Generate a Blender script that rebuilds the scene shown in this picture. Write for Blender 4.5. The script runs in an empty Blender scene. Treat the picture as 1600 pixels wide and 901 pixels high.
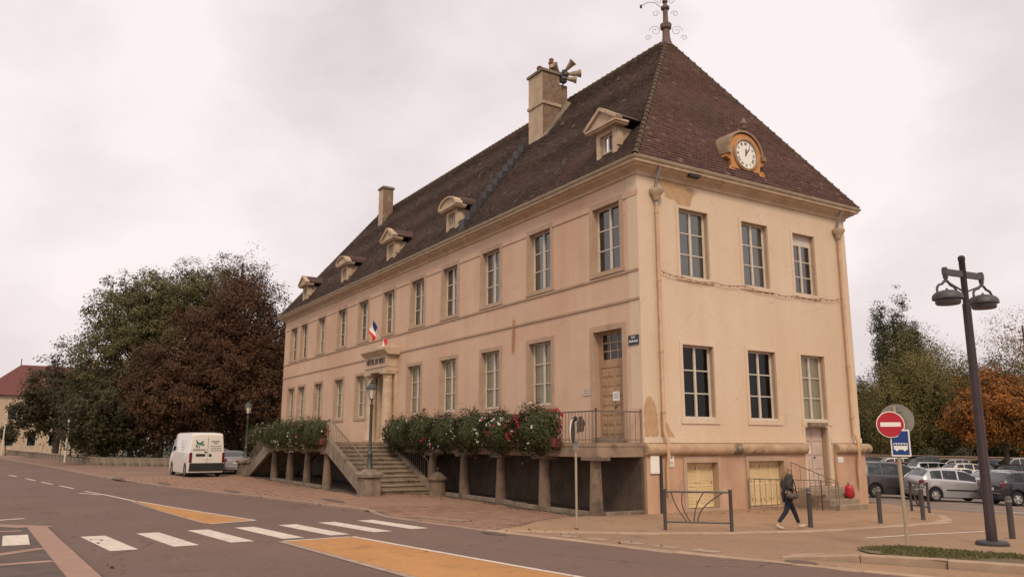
import bpy, bmesh, math, random
import numpy as np
from mathutils import Vector, Matrix
R_ = math.radians
scene = bpy.context.scene
COL = scene.collection

# ---------------------------------------------------------------- camera, sky, sun, exposure
def axes(yaw, pitch, roll):
    f = Vector((-math.sin(yaw) * math.cos(pitch), math.cos(yaw) * math.cos(pitch), math.sin(pitch)))
    r = Vector((math.cos(yaw), math.sin(yaw), 0)); u = r.cross(f)
    return math.cos(roll) * r + math.sin(roll) * u, -math.sin(roll) * r + math.cos(roll) * u, f
cr, cu, cf = axes(R_(58.066), R_(10.97), R_(0.1))
CAM = Vector((19.803, -17.386, 2.258))
cd = bpy.data.cameras.new('camera'); cam = bpy.data.objects.new('camera', cd); COL.objects.link(cam)
cam.matrix_world = Matrix(((cr.x, cu.x, -cf.x, CAM.x), (cr.y, cu.y, -cf.y, CAM.y), (cr.z, cu.z, -cf.z, CAM.z), (0, 0, 0, 1)))
cd.sensor_width = 36; cd.lens = 36 * 1236.7 / 1600; cd.clip_end = 3000; cd.clip_start = .1
scene.camera = cam

SUN_AZ, SUN_EL = 118.0, 42.0            # compass bearing from +Y clockwise, elevation
w = bpy.data.worlds.new('World'); scene.world = w; w.use_nodes = True
nt = w.node_tree; nt.nodes.clear()
def N(nt, t, **k):
    n = nt.nodes.new(t)
    for a, b in k.items(): setattr(n, a, b)
    return n
out = N(nt, 'ShaderNodeOutputWorld'); bg = N(nt, 'ShaderNodeBackground'); bg.inputs['Strength'].default_value = .1
sky = N(nt, 'ShaderNodeTexSky', sky_type='NISHITA', sun_disc=False, sun_elevation=R_(SUN_EL), sun_rotation=R_(SUN_AZ))
sky.air_density = 1.5; sky.dust_density = 4
tc = N(nt, 'ShaderNodeTexCoord'); mp = N(nt, 'ShaderNodeMapping'); mp.inputs['Scale'].default_value = (1, 1, 1.5); mp.inputs['Location'].default_value = (-4.42, .07, -4.63)
nz = N(nt, 'ShaderNodeTexNoise'); nz.inputs['Scale'].default_value = 1.75; nz.inputs['Detail'].default_value = 7; nz.inputs['Roughness'].default_value = .5; nz.inputs['Distortion'].default_value = .1
rp = N(nt, 'ShaderNodeValToRGB'); e = rp.color_ramp.elements
e[0].position = .31; e[0].color = (6.3, 5.6, 5.7, 1); e[1].position = .53; e[1].color = (9.6, 8.6, 8.55, 1)
m1 = rp.color_ramp.elements.new(.43); m1.color = (8.1, 7.2, 7.2, 1)
mx = N(nt, 'ShaderNodeMix', data_type='RGBA'); mx.inputs[0].default_value = .93
L = nt.links
L.new(tc.outputs['Generated'], mp.inputs[0]); L.new(mp.outputs[0], nz.inputs['Vector']); L.new(nz.outputs[0], rp.inputs[0])
L.new(sky.outputs[0], mx.inputs[6]); L.new(rp.outputs[0], mx.inputs[7]); L.new(mx.outputs[2], bg.inputs[0]); L.new(bg.outputs[0], out.inputs[0])

sd = bpy.data.lights.new('sun', 'SUN'); sd.energy = 1.6; sd.angle = R_(12); sd.color = (1, .83, .62)
sun = bpy.data.objects.new('sun', sd); COL.objects.link(sun)
sv = Vector((math.sin(R_(SUN_AZ)) * math.cos(R_(SUN_EL)), math.cos(R_(SUN_AZ)) * math.cos(R_(SUN_EL)), math.sin(R_(SUN_EL))))
sun.rotation_euler = sv.to_track_quat('Z', 'Y').to_euler(); sun.location = (30, -30, 60)
vs = scene.view_settings; vs.view_transform = 'Standard'; vs.look = 'None'; vs.gamma = 1; vs.exposure = 0.12; vs.use_curve_mapping = False
scene.cycles.max_bounces = 6; scene.cycles.diffuse_bounces = 3; scene.cycles.glossy_bounces = 3; scene.cycles.transparent_max_bounces = 8
scene.cycles.use_denoising = True

# ---------------------------------------------------------------- helpers: objects
def tag(o, label=None, cat=None, group=None, kind=None):
    if label: o['label'] = label
    if cat: o['category'] = cat
    if group: o['group'] = group
    if kind: o['kind'] = kind
    return o
def thing(name, label, cat, loc=(0, 0, 0), rz=0, group=None):
    o = bpy.data.objects.new(name, None); COL.objects.link(o); o.location = loc; o.rotation_euler = (0, 0, rz)
    o.empty_display_size = .2
    return tag(o, label, cat, group)
def link(name, me, parent=None, loc=None, rot=None):
    o = bpy.data.objects.new(name, me); COL.objects.link(o); o.parent = parent
    if loc is not None: o.location = loc
    if rot is not None: o.rotation_euler = rot
    return o
def copy_tree(o, parent=None):
    c = o.copy(); COL.objects.link(c); c.parent = parent
    for ch in list(o.children): copy_tree(ch, c)
    return c
class MB:
    def __init__(s): s.v = []; s.f = []; s.m = []; s.mi = 0
    def add(s, vs, fs):
        n = len(s.v); s.v += [tuple(p) for p in vs]; s.f += [tuple(i + n for i in f) for f in fs]; s.m += [s.mi] * len(fs); return s
    def box(s, x0, x1, y0, y1, z0, z1):
        return s.add([(x0, y0, z0), (x1, y0, z0), (x1, y1, z0), (x0, y1, z0), (x0, y0, z1), (x1, y0, z1), (x1, y1, z1), (x0, y1, z1)],
                     [(0, 3, 2, 1), (4, 5, 6, 7), (0, 1, 5, 4), (1, 2, 6, 5), (2, 3, 7, 6), (3, 0, 4, 7)])
    def cbox(s, x0, x1, y0, y1, z0, z1, c=.01):      # box with chamfered vertical and top edges
        v = []
        for (z, k) in ((z0, 0), (z1 - c, 0), (z1, c)):
            v += [(x0 + k, y0 + k, z), (x1 - k, y0 + k, z), (x1 - k, y1 - k, z), (x0 + k, y1 - k, z)]
        f = [(0, 3, 2, 1), (8, 9, 10, 11)]
        for r in (0, 4):
            for i in range(4): f.append((r + i, r + (i + 1) % 4, r + 4 + (i + 1) % 4, r + 4 + i))
        return s.add(v, f)
    def prism(s, poly, axis, a, b):                  # extrude 2D polygon (ccw) along axis 'x','y','z'
        n = len(poly)
        def P(p, t): return {'x': (t, p[0], p[1]), 'y': (p[0], t, p[1]), 'z': (p[0], p[1], t)}[axis]
        v = [P(p, a) for p in poly] + [P(p, b) for p in poly]
        f = [tuple(range(n))[::-1], tuple(range(n, 2 * n))] + [(i, (i + 1) % n, n + (i + 1) % n, n + i) for i in range(n)]
        return s.add(v, f)
    def lathe(s, prof, c=(0, 0, 0), n=12, axis='z', cap=True, a0=0, a1=2 * math.pi):
        full = abs(a1 - a0 - 2 * math.pi) < 1e-6; k = n if full else n + 1; v = []
        for (r, z) in prof:
            for i in range(k):
                a = a0 + (a1 - a0) * i / n
                p = (r * math.cos(a), r * math.sin(a), z)
                if axis == 'x': p = (p[2], p[0], p[1])
                if axis == 'y': p = (p[1], p[2], p[0])
                v.append((c[0] + p[0], c[1] + p[1], c[2] + p[2]))
        f = []
        for j in range(len(prof) - 1):
            for i in range(n if full else n):
                i2 = (i + 1) % k if full else i + 1
                f.append((j * k + i, j * k + i2, (j + 1) * k + i2, (j + 1) * k + i))
        if cap and full: f += [tuple(range(k))[::-1], tuple((len(prof) - 1) * k + i for i in range(k))]
        return s.add(v, f)
    def tube(s, pts, r, n=6, r1=None, cap=True):
        pts = [Vector(p) for p in pts]; v = []; m = len(pts)
        up = None
        for i, p in enumerate(pts):
            t = (pts[min(i + 1, m - 1)] - pts[max(i - 1, 0)]).normalized()
            if up is None: up = Vector((0, 0, 1)) if abs(t.z) < .9 else Vector((1, 0, 0))
            a = t.cross(up).normalized(); b = a.cross(t).normalized(); up = b
            q = r if r1 is None else r + (r1 - r) * i / (m - 1)
            for k in range(n):
                h = 2 * math.pi * k / n; v.append(p + a * (q * math.cos(h)) + b * (q * math.sin(h)))
        f = []
        for i in range(m - 1):
            for k in range(n): f.append((i * n + k, i * n + (k + 1) % n, (i + 1) * n + (k + 1) % n, (i + 1) * n + k))
        if cap: f += [tuple(range(n))[::-1], tuple((m - 1) * n + k for k in range(n))]
        return s.add(v, f)
    def ball(s, c, r, n=8, m=6):
        rx, ry, rz = (r, r, r) if not hasattr(r, '__len__') else r
        prof = [(max(math.sin(math.pi * j / m), .02), -math.cos(math.pi * j / m)) for j in range(m + 1)]
        k = len(s.v); s.lathe(prof, (0, 0, 0), n)
        for i in range(k, len(s.v)):
            x, y, z = s.v[i]; s.v[i] = (c[0] + x * rx, c[1] + y * ry, c[2] + z * rz)
        return s
    def xf(s, k0, M):                                # transform verts added since index k0
        for i in range(k0, len(s.v)): s.v[i] = tuple(M @ Vector(s.v[i]))
        return s
    def mesh(s, name, mats, smooth=False):
        me = bpy.data.meshes.new(name); me.from_pydata(s.v, [], s.f)
        for m in (mats if isinstance(mats, (list, tuple)) else [mats]): me.materials.append(m)
        if any(s.m): me.polygons.foreach_set('material_index', s.m)
        if smooth is True: me.polygons.foreach_set('use_smooth', [True] * len(me.polygons))
        elif smooth: me.polygons.foreach_set('use_smooth', [True] * len(me.polygons)); me.set_sharp_from_angle(angle=R_(smooth))
        me.update(); return me
    def build(s, name, mats, parent=None, loc=None, rot=None, smooth=False):
        return link(name, s.mesh(name, mats, smooth), parent, loc, rot)
def text_mesh(body, size, mat, depth=.01, align='CENTER'):
    c = bpy.data.curves.new('t', 'FONT'); c.body = body; c.size = size; c.extrude = depth; c.align_x = align; c.align_y = 'CENTER'; c.resolution_u = 3
    o = bpy.data.objects.new('t', c); COL.objects.link(o); dg = bpy.context.evaluated_depsgraph_get(); dg.update()
    me = bpy.data.meshes.new_from_object(o.evaluated_get(dg)); bpy.data.objects.remove(o); bpy.data.curves.remove(c)
    me.materials.clear(); me.materials.append(mat); return me

# ---------------------------------------------------------------- helpers: materials
MAT = {}
def pm(name, c1, c2=None, scale=3.0, rough=.8, bump=0.0, bscale=None, metal=0.0, streak=0.0, c3=None, speck=0.0, spec=.5, rnd=0.0, coords='Object', stretch=None, lo=.35, hi=.65, blotch=None, coat=0.0, speck2=0.0, lane=None, crack=None):
    m = bpy.data.materials.new(name); m.use_nodes = True; nt = m.node_tree; L = nt.links
    b = nt.nodes['Principled BSDF']; b.inputs['Roughness'].default_value = rough; b.inputs['Metallic'].default_value = metal
    b.inputs['Specular IOR Level'].default_value = spec; b.inputs['Coat Weight'].default_value = coat
    tc = N(nt, 'ShaderNodeTexCoord'); vec = tc.outputs[coords]
    if stretch:
        mp = N(nt, 'ShaderNodeMapping'); mp.inputs['Scale'].default_value = stretch; L.new(vec, mp.inputs[0]); vec = mp.outputs[0]
    def noise(sc, det=5, v=None, rg=.55):
        n = N(nt, 'ShaderNodeTexNoise'); n.inputs['Scale'].default_value = sc; n.inputs['Detail'].default_value = det; n.inputs['Roughness'].default_value = rg
        L.new(v or vec, n.inputs['Vector']); return n.outputs[0]
    def mr(v, a, b_, c=0., d=1.):
        n = N(nt, 'ShaderNodeMapRange'); n.inputs[1].default_value = a; n.inputs[2].default_value = b_; n.inputs[3].default_value = c; n.inputs[4].default_value = d
        L.new(v, n.inputs[0]); return n.outputs[0]
    def mix(fac, a, b_, bt='MIX'):
        n = N(nt, 'ShaderNodeMix', data_type='RGBA', blend_type=bt)
        if isinstance(fac, float): n.inputs[0].default_value = fac
        else: L.new(fac, n.inputs[0])
        for i, x in ((6, a), (7, b_)):
            if isinstance(x, tuple): n.inputs[i].default_value = (*x, 1) if len(x) == 3 else x
            else: L.new(x, n.inputs[i])
        return n.outputs[2]
    col = c1
    if c2: col = mix(mr(noise(scale), lo, hi), c1, c2)
    if c3: col = mix(mr(noise(scale * .23, 3), .48, .66), col, c3)
    if blotch: col = mix(mr(noise(blotch[1], 6, rg=.7), blotch[2], blotch[2] + .12), col, blotch[0])
    if streak:
        mp2 = N(nt, 'ShaderNodeMapping'); mp2.inputs['Scale'].default_value = (1.3, 1.3, .10); L.new(tc.outputs[coords], mp2.inputs[0])
        s_ = mr(noise(1.3, 5, mp2.outputs[0], .65), .42, .75, 1.0, 1.0 - streak)
        col = mix(1.0, col if not isinstance(col, tuple) else col, s_, 'MULTIPLY')
    if speck:
        s_ = mr(noise((bscale or scale * 8), 2), .35, .7, 1.0 - speck, 1.0 + speck * .4)
        col = mix(1.0, col, s_, 'MULTIPLY')
    if speck2:
        s_ = mr(noise(9.0, 5, rg=.7), .3, .7, 1.0 - speck2, 1.0 + speck2 * .6); col = mix(1.0, col, s_, 'MULTIPLY')
    if lane:                                  # long worn tracks along the road
        mp3 = N(nt, 'ShaderNodeMapping'); mp3.inputs['Scale'].default_value = (.03, .55, 1); mp3.inputs['Rotation'].default_value = (0, 0, -.09); L.new(tc.outputs[coords], mp3.inputs[0])
        col = mix(mr(noise(1.6, 5, mp3.outputs[0], .6), .45, .68), col, lane)
    if crack:                                 # hairline cracks: (cell scale, half width, strength)
        nd = N(nt, 'ShaderNodeTexNoise'); nd.inputs['Scale'].default_value = crack[0] * 4; nd.inputs['Detail'].default_value = 5; L.new(tc.outputs[coords], nd.inputs['Vector'])
        va = N(nt, 'ShaderNodeMix', data_type='RGBA', blend_type='LINEAR_LIGHT'); va.inputs[0].default_value = .25 / crack[0] * .5; L.new(tc.outputs[coords], va.inputs[6]); L.new(nd.outputs['Color'], va.inputs[7])
        vo = N(nt, 'ShaderNodeTexVoronoi', feature='DISTANCE_TO_EDGE'); vo.inputs['Scale'].default_value = crack[0]; L.new(va.outputs[2], vo.inputs['Vector'])
        li = mr(vo.outputs['Distance'], crack[1] * .4, crack[1], 1.0, 0.0); mk_ = mr(noise(crack[0] * 1.7, 3), .50, .60)
        mu = N(nt, 'ShaderNodeMath', operation='MULTIPLY'); L.new(li, mu.inputs[0]); L.new(mk_, mu.inputs[1]); f2 = mr(mu.outputs[0], 0, 1, 1.0, 1.0 - crack[2]); col = mix(1.0, col, f2, 'MULTIPLY')
    if rnd:
        oi = N(nt, 'ShaderNodeObjectInfo'); s_ = mr(oi.outputs['Random'], 0, 1, 1 - rnd, 1 + rnd * .6)
        col = mix(1.0, col, s_, 'MULTIPLY')
    if isinstance(col, tuple): b.inputs['Base Color'].default_value = (*col, 1)
    else: L.new(col, b.inputs['Base Color'])
    if bump:
        bp = N(nt, 'ShaderNodeBump'); bp.inputs['Strength'].default_value = bump; bp.inputs['Distance'].default_value = .02
        L.new(noise(bscale or scale * 8, 4), bp.inputs['Height']); L.new(bp.outputs[0], b.inputs['Normal'])
    MAT[name] = m; return m
def leafmat(name, cols, transl=.25):          # colour from per-leaf 'tint' attribute: a leaf's own colour
    m = bpy.data.materials.new(name); m.use_nodes = True; nt = m.node_tree; L = nt.links; b = nt.nodes['Principled BSDF']
    b.inputs['Roughness'].default_value = .65; b.inputs['Specular IOR Level'].default_value = .25
    at = N(nt, 'ShaderNodeAttribute', attribute_name='tint'); rp = N(nt, 'ShaderNodeValToRGB'); e = rp.color_ramp.elements
    e[0].color = (*cols[0], 1); e[1].color = (*cols[-1], 1)
    for i, c in list(enumerate(cols))[1:-1]: e.new(i / (len(cols) - 1)).color = (*c, 1)
    L.new(at.outputs['Fac'], rp.inputs[0]); L.new(rp.outputs[0], b.inputs['Base Color'])
    t = N(nt, 'ShaderNodeBsdfTranslucent'); L.new(rp.outputs[0], t.inputs[0]); mx = N(nt, 'ShaderNodeMixShader'); mx.inputs[0].default_value = transl
    L.new(b.outputs[0], mx.inputs[1]); L.new(t.outputs[0], mx.inputs[2]); L.new(mx.outputs[0], nt.nodes['Material Output'].inputs[0])
    MAT[name] = m; return m
def glassmat(name, tint, ior=1.5, refl=1.0, dark=.75):
    m = bpy.data.materials.new(name); m.use_nodes = True; nt = m.node_tree; L = nt.links; nt.nodes.remove(nt.nodes['Principled BSDF'])
    tr = N(nt, 'ShaderNodeBsdfTransparent'); tr.inputs[0].default_value = (*tint, 1); gl = N(nt, 'ShaderNodeBsdfGlossy'); gl.inputs['Roughness'].default_value = .02
    gl.inputs[0].default_value = (.95, .95, .95, 1)
    fr = N(nt, 'ShaderNodeFresnel'); fr.inputs[0].default_value = ior; mx = N(nt, 'ShaderNodeMixShader')
    ge = N(nt, 'ShaderNodeTexCoord'); nz = N(nt, 'ShaderNodeTexNoise'); nz.inputs['Scale'].default_value = 2.2; bp = N(nt, 'ShaderNodeBump'); bp.inputs['Strength'].default_value = .12; bp.inputs['Distance'].default_value = .03
    L.new(ge.outputs['Object'], nz.inputs['Vector']); L.new(nz.outputs[0], bp.inputs['Height']); L.new(bp.outputs[0], gl.inputs['Normal'])
    mu = N(nt, 'ShaderNodeMath', operation='MULTIPLY'); mu.inputs[1].default_value = refl; mu.use_clamp = True
    L.new(fr.outputs[0], mu.inputs[0]); L.new(mu.outputs[0], mx.inputs[0]); L.new(tr.outputs[0], mx.inputs[1]); L.new(gl.outputs[0], mx.inputs[2])
    L.new(mx.outputs[0], nt.nodes['Material Output'].inputs[0]); MAT[name] = m; return m

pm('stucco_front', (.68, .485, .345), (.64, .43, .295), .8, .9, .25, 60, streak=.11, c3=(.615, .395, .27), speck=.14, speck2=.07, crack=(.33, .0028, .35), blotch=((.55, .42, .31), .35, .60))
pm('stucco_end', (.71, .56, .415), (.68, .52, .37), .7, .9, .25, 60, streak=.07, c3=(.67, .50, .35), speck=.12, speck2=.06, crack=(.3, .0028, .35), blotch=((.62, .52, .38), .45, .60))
pm('stucco_base', (.60, .385, .255), (.52, .31, .20), 1.2, .92, .4, 40, streak=.22, c3=(.50, .31, .205), speck=.15, blotch=((.36, .26, .185), .8, .58))
pm('stone_trim', (.50, .355, .25), (.43, .29, .20), 2.2, .88, .35, 40, streak=.15, speck=.12)
pm('stone_light', (.60, .46, .325), (.50, .36, .245), 2.5, .88, .4, 40, streak=.18, speck=.12, blotch=((.34, .255, .18), 2.0, .58))
pm('stone_torus', (.52, .36, .22), (.38, .245, .15), 2.5, .9, .5, 30, speck=.15, blotch=((.14, .105, .075), 1.1, .54))
pm('stone_grey', (.30, .235, .17), (.20, .15, .11), 3, .92, .5, 35, streak=.3, speck=.18, blotch=((.10, .08, .06), 1.6, .56))
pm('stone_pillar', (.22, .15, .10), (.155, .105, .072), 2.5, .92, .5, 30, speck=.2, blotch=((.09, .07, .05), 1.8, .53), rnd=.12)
pm('slab_stone', (.40, .285, .19), (.30, .205, .14), 2.2, .92, .5, 30, speck=.2, streak=.3, blotch=((.15, .11, .08), 1.0, .54))
pm('plaster_dark', (.125, .088, .064), (.075, .052, .038), 1.6, .95, .3, 30, streak=.3, blotch=((.115, .08, .058), .9, .6))  # dirty plaster, its colour darkened further to paint in the undercroft's shade
pm('bare_plaster', (.54, .355, .205), (.48, .30, .165), 4, .95, .4, 50, speck=.12, speck2=.12)
pm('step_stone', (.33, .25, .175), (.23, .17, .115), 3, .9, .4, 40, speck=.18, rnd=.1, blotch=((.11, .085, .06), 1.8, .55))
pm('white_frame', (.62, .56, .47), (.55, .48, .40), 6, .6, .1, 60)
pm('wood_door', (.44, .285, .165), (.33, .20, .11), 2.5, .75, .2, 30, stretch=(3, 3, .5), speck=.12)
pm('wood_grey', (.36, .29, .225), (.28, .22, .165), 2.5, .75, .2, 30, stretch=(3, 3, .5), speck=.12)
pm('door_pink', (.58, .45, .385), (.50, .38, .31), 2, .8, .2, 30, speck=.08)
pm('shutter_yellow', (.74, .57, .315), (.66, .49, .26), 3, .75, .15, 40, streak=.12)
pm('curtain', (.60, .56, .47), (.50, .47, .39), 2, .95)
pm('blind_green', (.52, .47, .345), (.46, .41, .30), 2, .95)
pm('interior', (.10, .085, .07), rough=.95)
pm('zinc', (.30, .285, .26), (.22, .21, .19), 4, .5, .1, 30, metal=.4)
pm('pipe_paint', (.60, .40, .24), (.50, .32, .19), 3, .7, .1, 30, speck=.1)
pm('lead_slate', (.035, .033, .036), (.055, .052, .053), 3, .55, .2, 30, rnd=.2)
pm('terracotta', (.30, .12, .075), (.22, .09, .06), 6, .9, .3, 30)
pm('clock_orange', (.62, .29, .10), (.50, .22, .075), 5, .85, .3, 40, speck=.12)
pm('white_enamel', (.82, .79, .72), rough=.35)
pm('black_paint', (.015, .014, .014), rough=.5)
pm('letter_dark', (.035, .022, .018), rough=.6)
pm('iron_dark', (.045, .042, .042), (.06, .05, .045), 8, .55, .1, 60, metal=.3)
pm('rail_iron', (.20, .155, .12), (.14, .11, .085), 8, .6, .1, 60, metal=.1)
pm('furniture_grey', (.07, .065, .066), (.09, .08, .08), 6, .5, .05, 60, metal=.2)
pm('mast_plum', (.026, .013, .014), (.034, .018, .018), 5, .5, .05, 60)
pm('sign_pole', (.42, .34, .23), (.34, .27, .18), 5, .6, .1, 50, metal=.2)
pm('sign_back', (.30, .285, .245), (.24, .225, .19), 4, .5, .1, 40, metal=.3)
pm('sign_red', (.42, .012, .025), rough=.35)
pm('sign_blue', (.012, .045, .19), rough=.35)
pm('street_blue', (.013, .012, .05), rough=.35)
pm('street_frame', (.03, .06, .05), rough=.4)
pm('sign_white', (.80, .77, .70), rough=.4)
pm('paper', (.78, .76, .74), rough=.9)
pm('plaque_stone', (.58, .48, .37), (.52, .42, .32), 8, .7)
pm('lamp_green', (.055, .07, .062), (.08, .09, .08), 8, .5, .1, 60, metal=.3)
pm('lamp_glass', (.62, .56, .46), rough=.2)
pm('horn_tan', (.42, .33, .22), (.32, .24, .16), 6, .6, .1, 40)
pm('flag_blue', (.02, .03, .16), rough=.8); pm('flag_white', (.80, .76, .70), rough=.8); pm('flag_red', (.62, .02, .025), rough=.8)
pm('asphalt', (.195, .122, .092), (.160, .099, .075), .30, .92, .6, 60, speck=.34, c3=(.215, .130, .095), blotch=((.125, .082, .064), .35, .59), speck2=.20, lane=(.150, .098, .078), crack=(.17, .0045, .6))
pm('asphalt_tan', (.37, .232, .135), (.31, .19, .112), .5, .93, .6, 60, speck=.3, c3=(.33, .205, .125), blotch=((.23, .15, .095), .7, .58), speck2=.16, crack=(.28, .005, .5))
pm('lot_asphalt', (.225, .165, .128), (.175, .13, .102), .4, .93, .6, 80, speck=.22, c3=(.25, .185, .14))
pm('pave_tan', (.43, .265, .148), (.36, .215, .12), .6, .93, .6, 60, speck=.28, c3=(.36, .225, .13), blotch=((.22, .145, .09), .9, .58), speck2=.16, crack=(.3, .005, .5))
pm('paver', (.31, .182, .115), (.25, .142, .09), 2, .92, .5, 60, speck=.18, rnd=.22)
pm('paver_joint', (.10, .07, .05), (.075, .055, .04), 6, .95, .5, 80)
pm('kerb_stone', (.36, .25, .185), (.29, .195, .145), 3, .9, .4, 50, speck=.15, rnd=.12)
pm('kerb_light', (.46, .33, .225), (.38, .26, .175), 3, .9, .4, 50, speck=.15, rnd=.12)
pm('sidewalk_dark', (.135, .095, .075), (.10, .07, .055), 2, .93, .6, 60, speck=.3)
pm('sidewalk_pink', (.37, .23, .17), (.31, .19, .14), 2, .93, .4, 60, speck=.15)
pm('paint_white', (.74, .65, .55), (.62, .53, .44), 4, .8, .3, 80, speck=.16, blotch=((.24, .165, .125), 7, .57), speck2=.12)
pm('paint_ochre', (.54, .265, .085), (.47, .225, .07), 1.2, .85, .4, 80, speck=.18, blotch=((.30, .16, .08), 1.6, .57), speck2=.14, crack=(.35, .006, .5))
pm('paint_worn', (.44, .33, .25), (.30, .21, .155), 5, .85, .3, 80, speck=.15)
pm('grass_ground', (.045, .055, .018), (.065, .065, .025), 1.5, .95, .5, 60, speck=.25, c3=(.06, .05, .025))
pm('moss_soil', (.215, .15, .085), (.15, .12, .06), 2.5, .95, .6, 60, speck=.3, c3=(.13, .115, .05), speck2=.2)
pm('bark', (.075, .052, .038), (.045, .032, .024), 4, .95, .6, 20, stretch=(2, 2, .4))
pm('wall_rubble', (.42, .32, .215), (.30, .22, .15), 2, .93, .6, 10, speck=.25, blotch=((.18, .135, .095), 1.5, .58))
pm('box_red', (.17, .035, .035), (.12, .025, .025), 4, .6)
pm('tyre', (.012, .012, .012), rough=.85); pm('alloy', (.55, .53, .50), rough=.3, metal=.7); pm('black_plastic', (.018, .017, .017), rough=.6)
pm('lamp_red', (.15, .012, .012), rough=.2, coat=.5); pm('lamp_clear', (.70, .68, .64), rough=.15, coat=.5); pm('lamp_amber', (.6, .2, .03), rough=.2)
pm('plate_white', (.75, .73, .68), rough=.4)
def paint(name, c, metal=.0): return pm(name, c, rough=.3, metal=metal, coat=.7, spec=.5)
paint('car_white', (.74, .69, .62)); paint('car_silver', (.46, .45, .46), .45); paint('car_black', (.012, .011, .016)); paint('car_grey', (.055, .050, .055), .2)
paint('car_cream', (.66, .61, .52)); paint('car_red', (.20, .02, .025)); paint('car_blue', (.03, .045, .13), .2); paint('car_lightgrey', (.36, .36, .37), .4)
glassmat('pane_glass', (.72, .74, .72), 1.5, 1.3); glassmat('pane_clear', (.90, .90, .86), 1.45, .7); glassmat('pane_sky', (.55, .58, .56), 1.5, 2.6); glassmat('pane_dark', (.5, .5, .47), 1.45, .75); glassmat('car_glass', (.30, .34, .32), 1.5, 1.5)
leafmat('leaf_red', [(.050, .025, .012), (.088, .042, .020), (.125, .062, .029), (.165, .098, .047)])
leafmat('leaf_green', [(.060, .056, .022), (.110, .098, .038), (.165, .142, .056), (.24, .20, .09)])
leafmat('leaf_dark', [(.030, .027, .011), (.055, .047, .019), (.082, .068, .027), (.12, .095, .040)])
leafmat('leaf_willow', [(.088, .076, .026), (.150, .128, .042), (.205, .170, .060), (.27, .22, .085)])
leafmat('leaf_poplar', [(.045, .048, .024), (.080, .082, .042), (.115, .115, .062), (.17, .165, .10)])
leafmat('leaf_orange', [(.10, .075, .02), (.22, .092, .02), (.34, .125, .026), (.42, .18, .04)])
leafmat('leaf_sparse', [(.10, .075, .025), (.19, .125, .05), (.28, .17, .08), (.30, .20, .11)])
leafmat('leaf_box', [(.026, .032, .011), (.050, .060, .019), (.088, .096, .031), (.16, .145, .058)], .2)
leafmat('petal', [(.75, .72, .66), (.80, .78, .72), (.55, .05, .10), (.48, .02, .06)], .2)
pm('finial_metal', (.17, .10, .085), (.11, .07, .06), 4, .7, .2, 30)

m = pm('paver_far', (.29, .175, .118), (.24, .142, .096), 1.2, .93, .5, 40, speck=.3, c3=(.22, .14, .10))
A_NEAR = 1
leafmat('grass_blade', [(.06, .065, .02), (.10, .10, .035), (.15, .135, .05), (.22, .18, .08)], .2)
leafmat('litter', [(.12, .05, .02), (.22, .10, .03), (.28, .16, .05), (.20, .14, .06)], .1)
# ---------------------------------------------------------------- terrain
def sp(t, w_=2.0): return w_ * math.log1p(math.exp(min(t / w_, 60))) if t / w_ < 60 else t
def g(x, y):
    d = .75 * x - .66 * y
    return .02 * min(sp(d - 1.5), 40) + .005 * (sp(-x) - sp(-x - 50)) - .037 * (sp(y - 9) - sp(y - 30))
def smooth(a, b, x):
    t = min(max((x - a) / (b - a), 0), 1); return t * t * (3 - 2 * t)
def pav_dz(x, y): return .012 + .06 * (1 - smooth(-6.2, -3.4, x))     # pavement stands above the road, lowered at the crossing
def sheet(name, poly, dz, mat, cell=1.0, parent=None, kind='structure', far=60):
    bm = bmesh.new(); vs_ = [bm.verts.new((x, y, 0)) for x, y in poly]; bm.faces.new(vs_)
    xs = [p[0] for p in poly]; ys = [p[1] for p in poly]
    def cuts(a, b):
        o = []; c = math.floor(a)
        while c < b:
            o.append(c); c += cell if abs(c) < far else 8 * cell
        return o
    for i, (a, b) in enumerate(((min(xs), max(xs)), (min(ys), max(ys)))):
        for c in cuts(a, b):
            co = (c, 0, 0) if i == 0 else (0, c, 0); no = (1, 0, 0) if i == 0 else (0, 1, 0)
            bmesh.ops.bisect_plane(bm, geom=bm.verts[:] + bm.edges[:] + bm.faces[:], plane_co=co, plane_no=no)
    for v in bm.verts: v.co.z = g(v.co.x, v.co.y) + (dz(v.co.x, v.co.y) if callable(dz) else dz)
    bmesh.ops.recalc_face_normals(bm, faces=bm.faces)
    if sum(f.normal.z for f in bm.faces) < 0: bmesh.ops.reverse_faces(bm, faces=bm.faces)
    me = bpy.data.meshes.new(name); bm.to_mesh(me); bm.free(); me.materials.append(mat)
    me.polygons.foreach_set('use_smooth', [True] * len(me.polygons))
    o = link(name, me, parent)
    if parent is None: tag(o, kind=kind)
    return o
sheet('ground', [(-900, -900), (900, -900), (900, 900), (-900, 900)], -.06, MAT['grass_ground'], 6, far=120)
KERB = [(-160, -25.0), (-120, -20.8), (-92, -18.1), (-54.5, -14.6), (-35.4, -12.85), (-22.5, -11.0), (-13.2, -8.85), (-8.3, -7.9), (-5.4, -7.35)]
FLUSH = [(-3.1, -7.62), (-.9, -7.5), (2.0, -7.2), (4.8, -6.8), (6.8, -6.55), (8.0, -6.3), (9.7, -5.9), (11.0, -5.65), (12.2, -5.35), (16, -4.2), (45, 4)]
road = sheet('road', KERB + FLUSH + [(45, -13), (20, -15.3), (6, -16.1), (-2.7, -16.4), (-3.7, -17.4), (-4.5, -26), (-4.5, -45), (-12, -45), (-12.5, -24), (-20, -22.5), (-49, -25.5), (-160, -37)], 0, MAT['asphalt'])
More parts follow.
